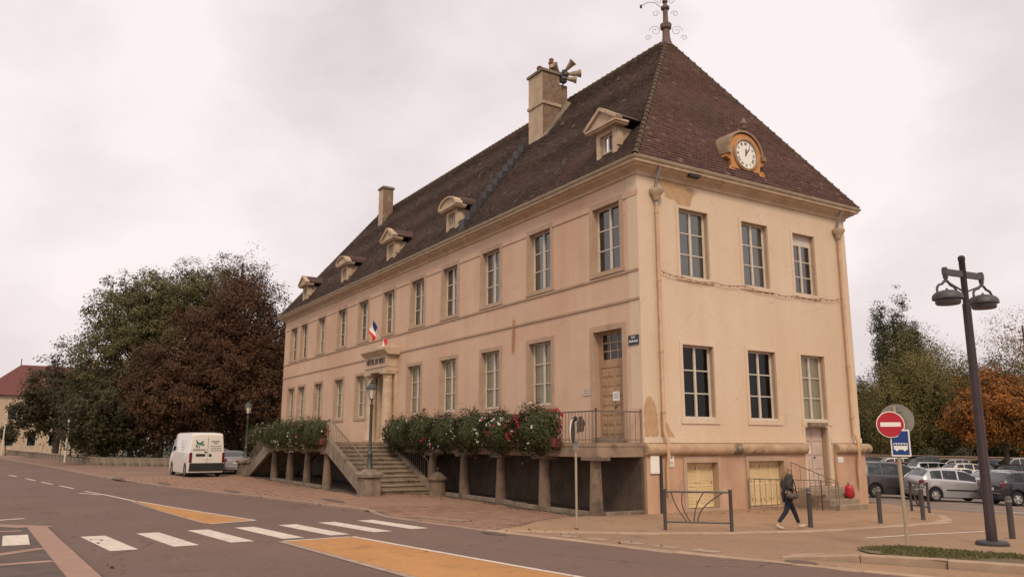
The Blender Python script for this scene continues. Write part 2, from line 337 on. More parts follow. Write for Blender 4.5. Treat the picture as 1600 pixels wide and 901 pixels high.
SIDE = [(2.4, -7.0), (3.4, -6.1), (4.5, -4.75), (5.45, -3.05), (6.15, -1.1), (6.5, .5), (6.58, 3.07), (6.55, 4.9), (6.05, 6.6), (5.1, 7.95), (4.1, 8.7), (2.6, 9.8), (1.6, 11.2), (.5, 12.4)]
ISL = [(9.35, -4.75), (9.65, -3.1), (9.95, -.9), (10.25, 2.2), (10.9, 7), (12.5, 11)]
sheet('side_street', SIDE + [(.5, 14), (14, 14), (12.5, 11)] + ISL[::-1][1:] + [(9.55, -5.25), (9.7, -5.9), (8.0, -6.3), (6.8, -6.55), (4.8, -6.8)], .004, MAT['asphalt_tan'])
sheet('car_park', [(-46, 13.2), (-46, 62.5), (40, 62.5), (40, 11), (14, 11), (12, 12), (4, 11.2), (.5, 12.2), (-2, 13.2)], .0085, MAT['lot_asphalt'], 2)
BRK = [(2.15, -6.75), (1.35, -5.5), (.35, -4.3), (-.25, -2.9), (-.25, .2)]
pavement = sheet('pavement', KERB + [(-3.1, -7.62), (-.9, -7.5), (2.0, -7.2)] + BRK + [(-41.5, .2), (-46.5, -5.0), (-55.9, -11.1), (-120, -17.2), (-160, -22)], lambda x, y: pav_dz(x, y) - .014, MAT['paver_joint'])
sheet('building_end_pavement', [(2.0, -7.2)] + SIDE + [(-.3, 12.3), (-.3, .2)] + BRK[::-1][1:], .012, MAT['pave_tan'])
sheet('traffic_island', ISL + [(30, 16), (45, 12), (45, 8), (20, -.2), (13.2, -3.35), (11.1, -4.3), (9.55, -5.2)], lambda x, y: .016 + .115 * smooth(9.4, 10.4, x + .25 * y + 1.0), MAT['pave_tan'])
ISLZ = lambda x, y: .020 + .115 * smooth(9.4, 10.4, x + .25 * y + 1.0)
GRASS = [(9.95, -3.55), (10.6, -4.05), (11.2, -3.95), (13.2, -3.05), (20, .1), (20, 1.5), (12.6, -1.95), (11.1, -2.35), (10.2, -2.55)]
sheet('grass_strip', GRASS, ISLZ, MAT['moss_soil'], 1, bpy.data.objects['traffic_island'])
sheet('gutter_strip', [(9.55, -5.25), (11.1, -4.42), (13.2, -3.5), (20, -.4), (45, 7.5), (45, 4), (16, -4.2), (12.2, -5.35), (11.0, -5.65), (9.7, -5.9)], .0085, MAT['pave_tan'])
near = sheet('near_pavement', [(-3.7, -17.4), (-2.7, -16.4), (6, -16.1), (20, -15.3), (45, -13), (45, -45), (-4.4, -45), (-4.4, -26)], .11, MAT['sidewalk_dark'])

# ---- kerbs: one stone at a time
def along(pl, step, start=0.0):
    segs = []; d = -start
    for a, b in zip(pl[:-1], pl[1:]):
        A = Vector(a); B = Vector(b); ln = (B - A).length; t = (B - A) / ln
        while d < ln - 1e-6:
            if d >= 0: segs.append((A + t * d, t))
            d += step
        d -= ln
    return segs
def kerb_run(parent, pl, w_, top, depth, mat, step=1.0, side=1, jit=.004):
    rng = random.Random(len(pl) + int(abs(pl[0][0]) * 10)); base = None
    b = MB(); b.cbox(.008, step - .008, 0, w_, -depth, 0, .015); me = b.mesh('kerbstone', mat)
    for p, t in along(pl, step):
        q = p + t * step; n = Vector((-t.y, t.x)) * side
        z0 = g(p.x, p.y) + (top(p.x, p.y) if callable(top) else top); z1 = g(q.x, q.y) + (top(q.x, q.y) if callable(top) else top)
        k = link('kerbstone', me, parent, (p.x, p.y, z0 + rng.uniform(-jit, jit)), (0, -math.atan2(z1 - z0, step), math.atan2(t.y, t.x)))
        if side < 0: k.scale.y = -1
kerb_run(pavement, KERB[2:] + FLUSH[:3], .16, lambda x, y: pav_dz(x, y) + .008, .22, MAT['kerb_stone'])
kerb_run(pavement, FLUSH[2:9], .22, .016, .1, MAT['kerb_light'], 1.2)
fp = [p for p in KERB if p[0] < -22] + [(-22.5, -11.0), (-30.9, -10.6), (-30.9, -5.0), (-31.5, -2.1), (-41.5, -2.1), (-46.5, -5.0), (-55.9, -11.1), (-120, -17.2), (-160, -22)]
sheet('far_paving', fp, lambda x, y: pav_dz(x, y) - .004, MAT['paver_far'], 1.0, pavement)
endp = bpy.data.objects['building_end_pavement']
kerb_run(endp, SIDE[:11], .28, .024, .12, MAT['kerb_light'], 1.0)
isl = bpy.data.objects['traffic_island']
kerb_run(isl, [(9.55, -5.2), (11.1, -4.35), (13.2, -3.4), (20, -.25), (26, 1.9)], .22, lambda x, y: .03 + .11 * smooth(9.6, 10.6, x), .25, MAT['kerb_light'], 1.35)
kerb_run(isl, ISL[:5], .2, .03, .12, MAT['kerb_light'], 1.2, -1)
kerb_run(near, [(-3.7, -17.4), (-2.7, -16.42), (6, -16.12), (20, -15.32), (30, -14.4)], .42, .122, .25, MAT['sidewalk_pink'], 1.6, -1)
# pink bands and pale slab in the near pavement
def strip(name, a, b, w_, dz, mat, parent=None, kind='structure'):
    A = Vector(a); B = Vector(b); t = (B - A).normalized(); n = Vector((-t.y, t.x)) * w_ / 2
    return sheet(name, [tuple(A - n), tuple(B - n), tuple(B + n), tuple(A + n)], dz, mat, 1.0, parent, kind)
for a, b in (((-2.5, -16.9), (-3.2, -17.4)), ((-1.6, -16.95), (-1.9, -22)), ((2.45, -16.65), (3.5, -17.6)), ((4.6, -16.6), (5.0, -18.6)), ((7.2, -16.6), (7.5, -20))):
    strip('paving_band', a, b, .28, .116, MAT['sidewalk_pink'], near)
sl = MB(); sl.cbox(-.2, 1.6, -17.3, -16.85, g(.7, -17) + .05, g(.7, -17) + .135, .01); sl.build('pale_slab', MAT['paint_white'], near)

# ---- painted markings, laid 4 mm above the road
mk = tag(bpy.data.objects.new('road_markings', None), kind='structure'); COL.objects.link(mk)
for k in range(7):
    cx = .80 - .244 * k; cy = -15.44 + 1.165 * k; a = R_(4.9); c, s = math.cos(a), math.sin(a); hl, hw = 1.64, .25
    if k == 6: hl = 1.55
    sheet('crossing_stripe', [(cx + u * hl * c - v * hw * s, cy + u * hl * s + v * hw * c) for u, v in ((-1, -1), (1, -1), (1, 1), (-1, 1))], .005, MAT['paint_white'], 1, mk)
Y1 = [(-13.6, -13.22), (-3.54, -11.36), (-2.95, -12.67), (-8.3, -13.0)]
sheet('ochre_island', Y1, .005, MAT['paint_ochre'], 1, mk)
Y2 = [(2.3, -12.15), (2.05, -10.6), (8.04, -10.04), (16, -9.2), (24, -8.2), (24, -10.2), (16, -11.1), (8.31, -11.93)]
sheet('ochre_island', Y2, .005, MAT['paint_ochre'], 1, mk)
def pline(pts, w_, mat='paint_white', nm='painted_line', dz=.009):
    for a, b in zip(pts[:-1], pts[1:]): strip(nm, a, b, w_, dz, MAT[mat], mk)
pline([(-13.2, -13.1), (-3.5, -11.30)], .10); pline([(-3.48, -11.34), (-2.9, -12.65)], .12, dz=.0095)
pline([(-13.2, -13.3), (-8.3, -13.06), (-3.05, -12.73)], .10, 'paint_worn')
pline([(2.25, -12.2), (2.02, -10.62)], .12); pline([(2.0, -10.55), (8.04, -9.99), (16, -9.15), (24, -8.15)], .12, dz=.0095)
pline([(2.3, -12.25), (8.31, -12.03), (16, -11.2)], .16, 'paint_worn')
pline([(-20.6, -14.35), (-17.3, -13.75), (-13.2, -13.18)], .12); pline([(-19.4, -14.65), (-17.6, -14.0)], .14)
for x0, y0, x1, y1 in ((-34.3, -16.38, -31.4, -15.97), (-29.8, -15.74, -27, -15.33), (-25.6, -15.1, -22.8, -14.64), (-39.5, -17.2, -36.8, -16.8)): pline([(x0, y0), (x1, y1)], .13)
pline([(-7.0, -16.8), (-6.55, -17.5), (-5.9, -19)], .2)
for i in range(5): pline([(3.95 + .95 * i, -6.25 + .16 * i), (4.55 + .95 * i, -6.15 + .16 * i)], .35, 'paint_worn', 'worn_marking', .010)
pline([(8.0, -.4), (8.1, 1.2), (8.45, 3.9)], .12, 'paint_white', dz=.010); 
pline([(2.6, 12.2), (6.5, 13.6), (12, 15.4)], .13, dz=.014); pline([(4.6, 12.5), (6.2, 14.0)], .4, dz=.018)
for k in range(4): pline([(-5 + 2.45 * k, 16.8), (-5.1 + 2.45 * k, 21.6)], .1, dz=.014)
# gratings and covers in the pavement
b = MB()
for i in range(15):
    a = Vector((-2.55, -7.0)).lerp(Vector((-.25, -6.35)), i / 15); t = Vector((.96, .27)); n = Vector((-.27, .96))
    p = [a - n * .22, a - n * .22 + t * .07, a + n * .22 + t * .07, a + n * .22]
    b.add([(q.x, q.y, g(q.x, q.y) + .032) for q in p], [(0, 1, 2, 3)])
b.build('pale_grating', MAT['paint_worn'], pavement)
def cover(x, y, rx, ry, parent, mat='black_paint', dz=.02, nm='drain_cover'):
    b = MB(); b.add([(x + rx * math.cos(k * math.pi / 6), y + ry * math.sin(k * math.pi / 6), g(x, y) + pav_dz(x, y) + dz) for k in range(12)], [tuple(range(12))]); b.build(nm, MAT[mat], parent)
pm('damp', (.10, .068, .05), (.13, .088, .062), 3, .7)
cover(-9.5, -7.0, 1.3, .22, pavement, 'damp', .006, 'damp_patch'); cover(-16.5, -9.0, 1.2, .25, pavement, 'damp', .006, 'damp_patch'); cover(-24, -10.6, 1.6, .25, pavement, 'damp', .006, 'damp_patch'); cover(-30.5, -12, 1.8, .3, pavement, 'damp', .006, 'damp_patch')
cover(2.9, -7.35, .5, .18, pavement, 'damp', .004, 'drain_cover'); cover(10.2, -5.45, .32, .2, pavement, 'damp', .012, 'drain_cover')

# ---- brick pavers in front of the terrace
def inside(p, poly):
    c = False; n = len(poly); j = n - 1
    for i in range(n):
        (xi, yi), (xj, yj) = poly[i], poly[j]
        if (yi > p[1]) != (yj > p[1]) and p[0] < (xj - xi) * (p[1] - yi) / (yj - yi) + xi: c = not c
        j = i
    return c
PP = [(-22.5, -10.8), (-13.2, -8.65), (-8.3, -7.7), (-5.3, -7.15), (-3.1, -7.42), (-.9, -7.3), (1.85, -7.0), (1.9, -6.6), (1.1, -5.4), (.1, -4.2), (-.5, -2.8), (-.45, -2.5), (-11.3, -2.5), (-11.3, -5.2), (-31, -5.2), (-31, -10.9), (-32, -12.6)]
pw, ph = .44, .22; ang = R_(38); ca, sa = math.cos(ang), math.sin(ang); cells = []
rng = random.Random(5)
for j in range(-220, 120):
    for i in range(-150, 60):
        u = (i + (.5 if j % 2 else 0)) * pw; v = j * ph; x = u * ca - v * sa; y = u * sa + v * ca
        if -31 < x < 2.2 and -12 < y < -2.3 and inside((x, y), PP): cells.append((x, y))
cells.sort(key=lambda p: (p[0] - CAM.x) ** 2 + (p[1] - CAM.y) ** 2)
b = MB(); b.cbox(-pw / 2 + .009, pw / 2 - .009, -ph / 2 + .009, ph / 2 - .009, -.03, 0, .006); pme = b.mesh('paving_brick', MAT['paver'])
for x, y in cells[:300]:
    link('paving_brick', pme, pavement, (x, y, g(x, y) + pav_dz(x, y) + rng.uniform(-.003, .003)), (rng.uniform(-.012, .012), rng.uniform(-.012, .012), ang))
b = MB()
for x, y in cells[300:]:
    h = g(x, y) + pav_dz(x, y) + rng.uniform(-.003, .003); q = [(-pw / 2 + .009, -ph / 2 + .009), (pw / 2 - .009, -ph / 2 + .009), (pw / 2 - .009, ph / 2 - .009), (-pw / 2 + .009, ph / 2 - .009)]
    vv = [(x + a * ca - c * sa, y + a * sa + c * ca) for a, c in q]
    b.add([(p[0], p[1], h) for p in vv] + [(p[0], p[1], h - .02) for p in vv], [(0, 1, 2, 3), (4, 5, 1, 0), (5, 6, 2, 1), (6, 7, 3, 2), (7, 4, 0, 3)])
tag(b.build('paving_bricks_far', MAT['paver'], pavement), kind='stuff')

# ---------------------------------------------------------------- the town hall
LX, WY = 41.363, 11.273
hall = thing('town_hall', 'long two-storey peach stucco town hall with steep brown tiled hip roof', 'building')
FR = lambda u, d, z: (u, -d, z)
EN = lambda u, d, z: (d, u, z)
def wall_mesh(u0, u1, z0, z1, ops, depth, F):
    us = sorted({u0, u1, *[o[0] for o in ops], *[o[1] for o in ops]}); zs = sorted({z0, z1, *[o[2] for o in ops], *[o[3] for o in ops]})
    b = MB()
    for a, c in zip(us[:-1], us[1:]):
        for d_, e_ in zip(zs[:-1], zs[1:]):
            mu, mz = (a + c) / 2, (d_ + e_) / 2
            if any(o[0] < mu < o[1] and o[2] < mz < o[3] for o in ops): continue
            b.add([F(a, 0, d_), F(c, 0, d_), F(c, 0, e_), F(a, 0, e_)], [(0, 1, 2, 3)])
    b.mi = 1
    for o in ops:
        a, c, d_, e_ = o[:4]; k = -depth
        b.add([F(a, 0, d_), F(c, 0, d_), F(c, 0, e_), F(a, 0, e_), F(a, k, d_), F(c, k, d_), F(c, k, e_), F(a, k, e_)],
              [(0, 4, 5, 1), (1, 5, 6, 2), (2, 6, 7, 3), (3, 7, 4, 0)])
    return b
def fbox(b, F, u0, u1, d0, d1, z0, z1):
    v = [F(u0, d1, z0), F(u1, d1, z0), F(u1, d0, z0), F(u0, d0, z0), F(u0, d1, z1), F(u1, d1, z1), F(u1, d0, z1), F(u0, d0, z1)]
    return b.add(v, [(0, 3, 2, 1), (4, 5, 6, 7), (0, 1, 5, 4), (1, 2, 6, 5), (2, 3, 7, 6), (3, 0, 4, 7)])
UPX = [-1.7, -5.96, -9.83, -13.74, -17.40, -21.17, -24.98, -28.67, -32.70, -36.53, -38.95]
LOX = [-5.98, -9.83, -13.78, -17.57, -25.03, -28.75, -32.76, -36.54, -39.0]
fo = [(x - .77, x + .77, 8.22, 10.62) for x in UPX] + [(x - .78, x + .78, 3.66, 6.12) for x in LOX] + [(-2.55, -.95, 2.3, 6.1), (-21.92, -20.42, 2.3, 5.75)]
wall_mesh(-LX, 0, -.3, 11.5, fo, .34, FR).build('wall', [MAT['stucco_front'], MAT['stone_trim']], hall)
EUY = [2.6, 5.78, 8.60]; ELY = [2.56, 5.77, 8.65]
eo = [(EUY[0] - .72, EUY[0] + .72, 7.95, 10.42), (EUY[1] - .72, EUY[1] + .72, 7.95, 10.42), (EUY[2] - .66, EUY[2] + .66, 7.95, 10.38)]
eo += [(ELY[0] - .74, ELY[0] + .74, 3.04, 5.56), (ELY[1] - .74, ELY[1] + .74, 3.04, 5.56), (ELY[2] - .70, ELY[2] + .70, 3.06, 5.56)]
eo += [(1.70, 3.15, .10, 1.60), (4.66, 6.50, .06, 1.62), (7.92, 9.25, .64, 2.83)]
wall_mesh(0, WY, -1.0, 11.5, eo, .34, EN).build('wall', [MAT['stucco_end'], MAT['stone_trim']], hall)
b = MB(); b.add([(-LX, WY, -1), (0, WY, -1), (0, WY, 11.5), (-LX, WY, 11.5)], [(1, 0, 3, 2)]); b.add([(-LX, 0, -1), (-LX, WY, -1), (-LX, WY, 11.5), (-LX, 0, 11.5)], [(1, 0, 3, 2)])
b.build('wall', MAT['stucco_end'], hall)
b = MB(); b.box(-LX + .5, -.7, .7, WY - .5, 6.6, 6.9); b.box(-LX + .5, -.7, .7, WY - .5, 2.1, 2.3); b.box(-LX + .5, -4.9, 4.6, 4.8, 2.3, 11); b.box(-4.9, -4.7, .7, WY - .5, 2.3, 11.2)
for x in (-12, -20, -24, -31): b.box(x, x + .15, .7, 4.6, 2.3, 11)
b.build('inner_floors', MAT['interior'], hall)
# projecting base of the end wall with its roll moulding
def base_box(u0, u1):
    return [(u0, u1)]
for u0, u1, ops in ((-.02, 1.53, None), (1.53, 3.28, (1.70, 3.15, 1.60)), (3.28, 4.52, None), (4.52, 6.66, (4.66, 6.5, 1.62)), (6.66, 7.74, None), (9.5, WY + .05, None)):
    for q in ([(u0, u1, -.8, 1.86)] if not ops else [(u0, ops[0], -.8, 1.86), (ops[1], u1, -.8, 1.86), (ops[0], ops[1], ops[2], 1.86), (ops[0], ops[1], -.8, .06)]):
        b = MB(); fbox(b, EN, q[0], q[1], .002, .10, q[2], q[3]); b.build('base_course', MAT['stucco_base'], hall)
def torus_run(u0, u1):
    b = MB(); prof = [(.05 + .19 * math.cos(t), 2.03 + .19 * math.sin(t)) for t in [-1.57 + 3.14 * k / 10 for k in range(11)]]; prof = [(-.04, 1.84)] + prof + [(-.04, 2.22)]
    n = len(prof); us = [u0, u0 + .03] + [u0 + (u1 - u0) * k / 6 for k in range(1, 6)] + [u1 - .03, u1]; v = []
    for i, u in enumerate(us):
        k = .9 if i in (0, len(us) - 1) else 1
        v += [EN(u, d * k + .07, 2.03 + (z - 2.03) * k) for d, z in prof]
    f = [(i * n + j, (i + 1) * n + j, (i + 1) * n + (j + 1) % n, i * n + (j + 1) % n) for i in range(len(us) - 1) for j in range(n)]
    b.add(v, f + [tuple(range(n)), tuple((len(us) - 1) * n + j for j in range(n))[::-1]]); b.build('roll_moulding', MAT['stone_torus'], hall, smooth=50)
torus_run(-.06, 7.76); torus_run(9.52, WY + .3)
b = MB(); fbox(b, EN, -.02, 7.80, 0, .035, 2.24, 2.42); fbox(b, EN, 9.40, WY + .02, 0, .035, 2.24, 2.42); b.build('plinth_band', MAT['stucco_end'], hall)
# frames of the basement openings
def surround(F, u0, u1, z0, z1, w_, d, mat, top=None, bottom=True):
    b = MB(); t = top or w_
    fbox(b, F, u0 - w_, u0 + .004, -.06, d, z0, z1 - .006); b.build('window_surround', mat, hall)
    b = MB(); fbox(b, F, u1 - .004, u1 + w_, -.06, d, z0, z1 - .006); b.build('window_surround', mat, hall)
    b = MB(); fbox(b, F, u0 - w_, u1 + w_, -.06, d, z1 - .004, z1 + t); b.build('window_surround', mat, hall)
    if bottom: b = MB(); fbox(b, F, u0 - w_ - .04, u1 + w_ + .04, -.02, d + .02, z0 - .16, z0 - .002); b.build('window_ledge', mat, hall)
surround(EN, 1.70, 3.15, .10, 1.60, .14, .135, MAT['stone_trim'], .19, True)
surround(EN, 4.66, 6.50, .06, 1.62, .14, .135, MAT['stone_trim'], .20, False)
# trims of the long wall
def trim(name, F, u0, u1, d, z0, z1, mat): b = MB(); fbox(b, F, u0, u1, -.03, d, z0, z1); return b.build(name, mat, hall)
for a, c in zip([0] + [x - .94 for x in UPX], [x + .94 for x in UPX] + [-LX]):
    if a - c > .1: trim('head_band', FR, c + .002, a - .002, .035, 10.60, 10.79, MAT['stucco_front'])
trim('string_course', FR, -LX - .03, -.012, .045, 7.95, 8.03, MAT['stone_trim'])
trim('string_course', FR, -LX - .03, -22.6, .045, 6.96, 7.04, MAT['stone_trim']); trim('string_course', FR, -19.75, -.012, .045, 6.96, 7.04, MAT['stone_trim'])
for a, c in ((-LX, -23.0), (-19.3, -2.75), (-.75, -.01)):
    trim('plinth_line', FR, a, c, .03, 2.2, 3.38, MAT['stucco_front'])
for x in UPX: surround(FR, x - .77, x + .77, 8.22, 10.62, .165, .045, MAT['stone_trim'], .18)
for x in LOX: surround(FR, x - .78, x + .78, 3.66, 6.12, .17, .042, MAT['stone_trim'], .17)
surround(FR, -2.55, -.95, 2.3, 6.1, .19, .042, MAT['stone_trim'], .2, False)
for u0, u1, z0, z1 in eo[:6]: surround(EN, u0, u1, z0, z1, .13, .022, MAT['stucco_end'], .1)
surround(EN, 7.92, 9.25, .64, 2.83, .13, .03, MAT['stucco_end'], .13, False)
# corner strips
trim('corner_strip', FR, -.55, .0 - .002, .014, 2.3, 11.44, MAT['stucco_end'])

# ---- windows: frame (casement pair, three panes a leaf), panes, curtain
def window_proto(wd, ht, rows=3, blind=None, glass='pane_glass', fm='white_frame', split=None, cols=2):
    hw = wd / 2; fr = .055; d0, d1 = .20, .26
    b = MB(); b.box(-hw, -hw + fr, d0, d1, 0, ht); b.box(hw - fr, hw, d0, d1, 0, ht); b.box(-hw + fr, hw - fr, d0, d1, 0, .09); b.box(-hw + fr, hw - fr, d0, d1, ht - .07, ht)
    b.box(-.045, .045, d0 - .02, d1 - .003, .09, ht - .07)
    rs = [.09 + (ht - .16) * k / rows for k in range(rows + 1)]
    for z in rs[1:-1]:
        b.box(-hw + fr, -.045, d0 + .008, d1 - .01, z - .02, z + .02); b.box(.045, hw - fr, d0 + .008, d1 - .01, z - .02, z + .02)
    # leaf stiles
    for s in (-1, 1):
        b.box(*sorted((s * (hw - fr), s * (hw - fr - .03))), d0 + .012, d1 - .006, .09, ht - .07)
    fme = b.mesh('window', MAT[fm]); pw_ = hw - fr - .045; ph_ = (ht - .16) / rows
    b = MB(); b.add([(-pw_ / 2, 0, .0), (pw_ / 2, 0, .0), (pw_ / 2, 0, ph_), (-pw_ / 2, 0, ph_)], [(0, 1, 2, 3)]); pme = b.mesh('pane', MAT[glass])
    cme = None
    if blind:
        b = MB(); n = 24; x0, x1 = (-hw + .02, hw - .02) if blind != 'curtain_half' else (-hw + .02, -.12)
        for s in range(n + 1):
            x = x0 + (x1 - x0) * s / n; y = d1 + (.012 + .004 * math.sin(s * 2.1) if blind == 'blind_green' else .05 + .02 * math.sin(s * 2.1))
            b.v += [(x, y, .02), (x, y, ht - .02)]
        b.f = [(2 * s, 2 * s + 2, 2 * s + 3, 2 * s + 1) for s in range(n)]; b.m = [0] * n; cme = b.mesh('curtain', MAT['curtain' if blind == 'curtain_half' else blind])
    return fme, pme, cme, rs, pw_, hw, fr
def place_window(P, loc, rz, rng, parent=None, yoff=0):
    fme, pme, cme, rs, pw_, hw, fr = P
    wo = link('window', fme, parent or hall, (loc[0], loc[1], loc[2]), (0, 0, rz))
    for s in (-1, 1):
        for z in rs[:-1]:
            link('pane', pme, wo, (s * (.045 + pw_ / 2), .235, z), (rng.uniform(-.006, .006), 0, rng.uniform(-.012, .012)))
    if cme: link('curtain', cme, wo)
    return wo
rng = random.Random(11)
PU = window_proto(1.54, 2.40, 3, None, 'pane_sky'); PUc = window_proto(1.54, 2.40, 3, 'curtain', 'pane_glass')
PUh = window_proto(1.54, 2.40, 3, 'curtain_half', 'pane_sky')
for i, x in enumerate(UPX): place_window(PU if i in (0, 3) else (PUh if i in (1, 2, 5, 8) else PUc), (x, 0, 8.22), 0, rng)
PL = window_proto(1.56, 2.46, 3, 'blind_green', 'pane_clear')
for x in LOX: place_window(PL, (x, 0, 3.66), 0, rng)
E1 = window_proto(1.44, 2.47, 3, 'curtain', 'pane_sky'); E3 = window_proto(1.32, 2.06, 3, None, 'pane_sky'); E4 = window_proto(1.48, 2.52, 3, None, 'pane_dark'); E6 = window_proto(1.40, 2.50, 3, 'blind_green', 'pane_clear')
place_window(E1, (0, EUY[0], 7.95), math.pi / 2, rng); place_window(E1, (0, EUY[1], 7.95), math.pi / 2, rng); place_window(E3, (0, EUY[2], 7.95), math.pi / 2, rng)
b = MB(); fbox(b, EN, EUY[2] - .66, EUY[2] + .66, -.26, -.2, 10.01, 10.38); b.build('window_head_panel', MAT['white_frame'], hall)
place_window(E4, (0, ELY[0], 3.04), math.pi / 2, rng); place_window(E4, (0, ELY[1], 3.04), math.pi / 2, rng); place_window(E6, (0, ELY[2], 3.06), math.pi / 2, rng)
for y, z, wd in ((ELY[0], 3.04, .74), (ELY[1], 3.04, .74), (ELY[2], 3.06, .70)):
    b = MB(); fbox(b, EN, y - wd + .003, y + wd - .003, -.24, -.02, z + .002, z + .07); b.build('window_sill', MAT['white_frame'], hall)

# ---- doors
def panel_door(name, u0, u1, z0, z1, dpt, F, leaves, rows, mat, parent):
    b = MB(); fbox(b, F, u0, u1, -dpt - .05, -dpt, z0, z1); dr = b.build(name, mat, parent)
    wl = (u1 - u0) / leaves
    for i in range(leaves):
        for j in range(rows):
            a = u0 + wl * i + .06; c = u0 + wl * (i + 1) - .06; q = (z1 - z0 - .1) / rows; e0 = z0 + .05 + q * j + .045; e1 = e0 + q - .09
            if leaves == 2 and rows > 4: cols = [(a, (a + c) / 2 - .02), ((a + c) / 2 + .02, c)]
            else: cols = [(a, c)]
            for a_, c_ in cols:
                b = MB(); t = .022
                v = [F(a_, -dpt, e0), F(c_, -dpt, e0), F(c_, -dpt, e1), F(a_, -dpt, e1), F(a_ + .03, -dpt + t, e0 + .03), F(c_ - .03, -dpt + t, e0 + .03), F(c_ - .03, -dpt + t, e1 - .03), F(a_ + .03, -dpt + t, e1 - .03)]
                b.add(v, [(4, 5, 6, 7), (0, 1, 5, 4), (1, 2, 6, 5), (2, 3, 7, 6), (3, 0, 4, 7)]); b.build('panel', mat, dr)
    b = MB(); fbox(b, F, (u0 + u1) / 2 - .012, (u0 + u1) / 2 + .012, -dpt, -dpt + .025, z0, z1)
    if leaves == 2: b.build('cover_strip', mat, dr)
    b = MB(); b.ball(F((u0 + u1) / 2 + .09, -dpt + .05, z0 + 1.05), .035); b.build('handle', MAT['iron_dark'], dr)
    return dr
d1 = panel_door('door', -2.47, -1.03, 2.42, 4.84, .26, FR, 2, 7, MAT['wood_door'], hall)
b = MB(); fbox(b, FR, -2.47, -1.03, -.31, -.24, 4.84, 4.98); fbox(b, FR, -2.55, -2.47, -.32, -.23, 2.3, 6.1); fbox(b, FR, -1.03, -.95, -.32, -.23, 2.3, 6.1); fbox(b, FR, -2.47, -1.03, -.31, -.24, 6.0, 6.1)
b.build('door_frame', MAT['wood_door'], d1)
b = MB(); fbox(b, FR, -2.47, -1.03, -.31, -.26, 4.98, 5.12); fbox(b, FR, -2.47, -2.36, -.31, -.26, 5.12, 6.0); fbox(b, FR, -1.14, -1.03, -.31, -.26, 5.12, 6.0)
for k in range(1, 3): fbox(b, FR, -2.36 + .4067 * k - .018, -2.36 + .4067 * k + .018, -.30, -.265, 5.12, 6.0); fbox(b, FR, -2.36, -1.14, -.297, -.268, 5.12 + .293 * k - .018, 5.12 + .293 * k + .018)
tw = b.build('transom_window', MAT['wood_door'], hall)
b = MB(); b.add([(0, 0, 0), (.4067, 0, 0), (.4067, 0, .293), (0, 0, .293)], [(0, 1, 2, 3)]); tp = b.mesh('pane', MAT['pane_glass'])
for i in range(3):
    for j in range(3): link('pane', tp, tw, (-2.36 + .4067 * i, .283, 5.12 + .293 * j))
b = MB(); fbox(b, FR, -2.6, -.9, -.1, .12, 2.26, 2.42); b.build('door_step', MAT['step_stone'], hall)
b = MB(); fbox(b, FR, -1.83, -1.46, -.235, -.23, 3.66, 3.98); nt_ = b.build('paper_notice', MAT['paper'], d1)
b = MB(); [fbox(b, FR, -1.78, -1.5 - .05 * (k % 2), -.23, -.228, 3.90 - .05 * k, 3.915 - .05 * k) for k in range(4)]; b.build('notice_print', MAT['letter_dark'], d1)
d2 = panel_door('door', 7.95, 9.22, .66, 2.82, .26, EN, 2, 4, MAT['door_pink'], hall)
b = MB(); fbox(b, EN, 8.12, 8.46, -.23, -.222, 1.86, 2.12); b.build('paper_notice', MAT['paper'], d2)
b = MB(); fbox(b, EN, 8.05, 9.1, .02, .16, 2.87, 3.0); b.build('door_hood', MAT['stone_grey'], hall)
b = MB(); b.lathe([(.05, 0), (.05, .012)], (.11, 0, 0), 8, 'x')
# louvred shutters of the basement
def shutters(u0, u1, z0, z1, n, lou):
    wl = (u1 - u0) / n
    for i in range(n):
        a = u0 + wl * i + .008; c = u0 + wl * (i + 1) - .008; b = MB()
        fbox(b, EN, a, c, -.2, -.165, z0 + .02, z1 - .02); s = b.build('shutter', MAT['shutter_yellow'], hall)
        b = MB(); fbox(b, EN, a, a + .06, -.165, -.14, z0 + .02, z1 - .02); fbox(b, EN, c - .06, c, -.165, -.14, z0 + .02, z1 - .02); fbox(b, EN, a + .06, c - .06, -.165, -.142, z0 + .02, z0 + .12); fbox(b, EN, a + .06, c - .06, -.165, -.142, z1 - .12, z1 - .02); fbox(b, EN, a + .06, c - .06, -.165, -.142, (z0 + z1) / 2 - .05, (z0 + z1) / 2 + .05)
        b.build('shutter_frame', MAT['shutter_yellow'], s)
        b = MB()
        k = z0 + .15
        while k < z1 - .15:
            if abs(k - (z0 + z1) / 2) > .07: b.add([EN(a + .06, -.16, k + .03), EN(c - .06, -.16, k + .03), EN(c - .06, -.145, k), EN(a + .06, -.145, k)], [(0, 3, 2, 1)])
            k += .045
        tag(b.build('louvres', MAT['shutter_yellow'], s), kind='stuff')
        for z in ((z0 * .85 + z1 * .15), (z0 + z1) / 2 + .08, (z0 * .12 + z1 * .88)):
            for q in (a + .06, c - .075): b = MB(); fbox(b, EN, q, q + .015, -.14, -.13, z - .05, z + .04); b.build('hinge', MAT['terracotta'], s)
shutters(1.70, 3.15, .10, 1.60, 2, True); shutters(4.66, 6.50, .06, 1.62, 4, True)

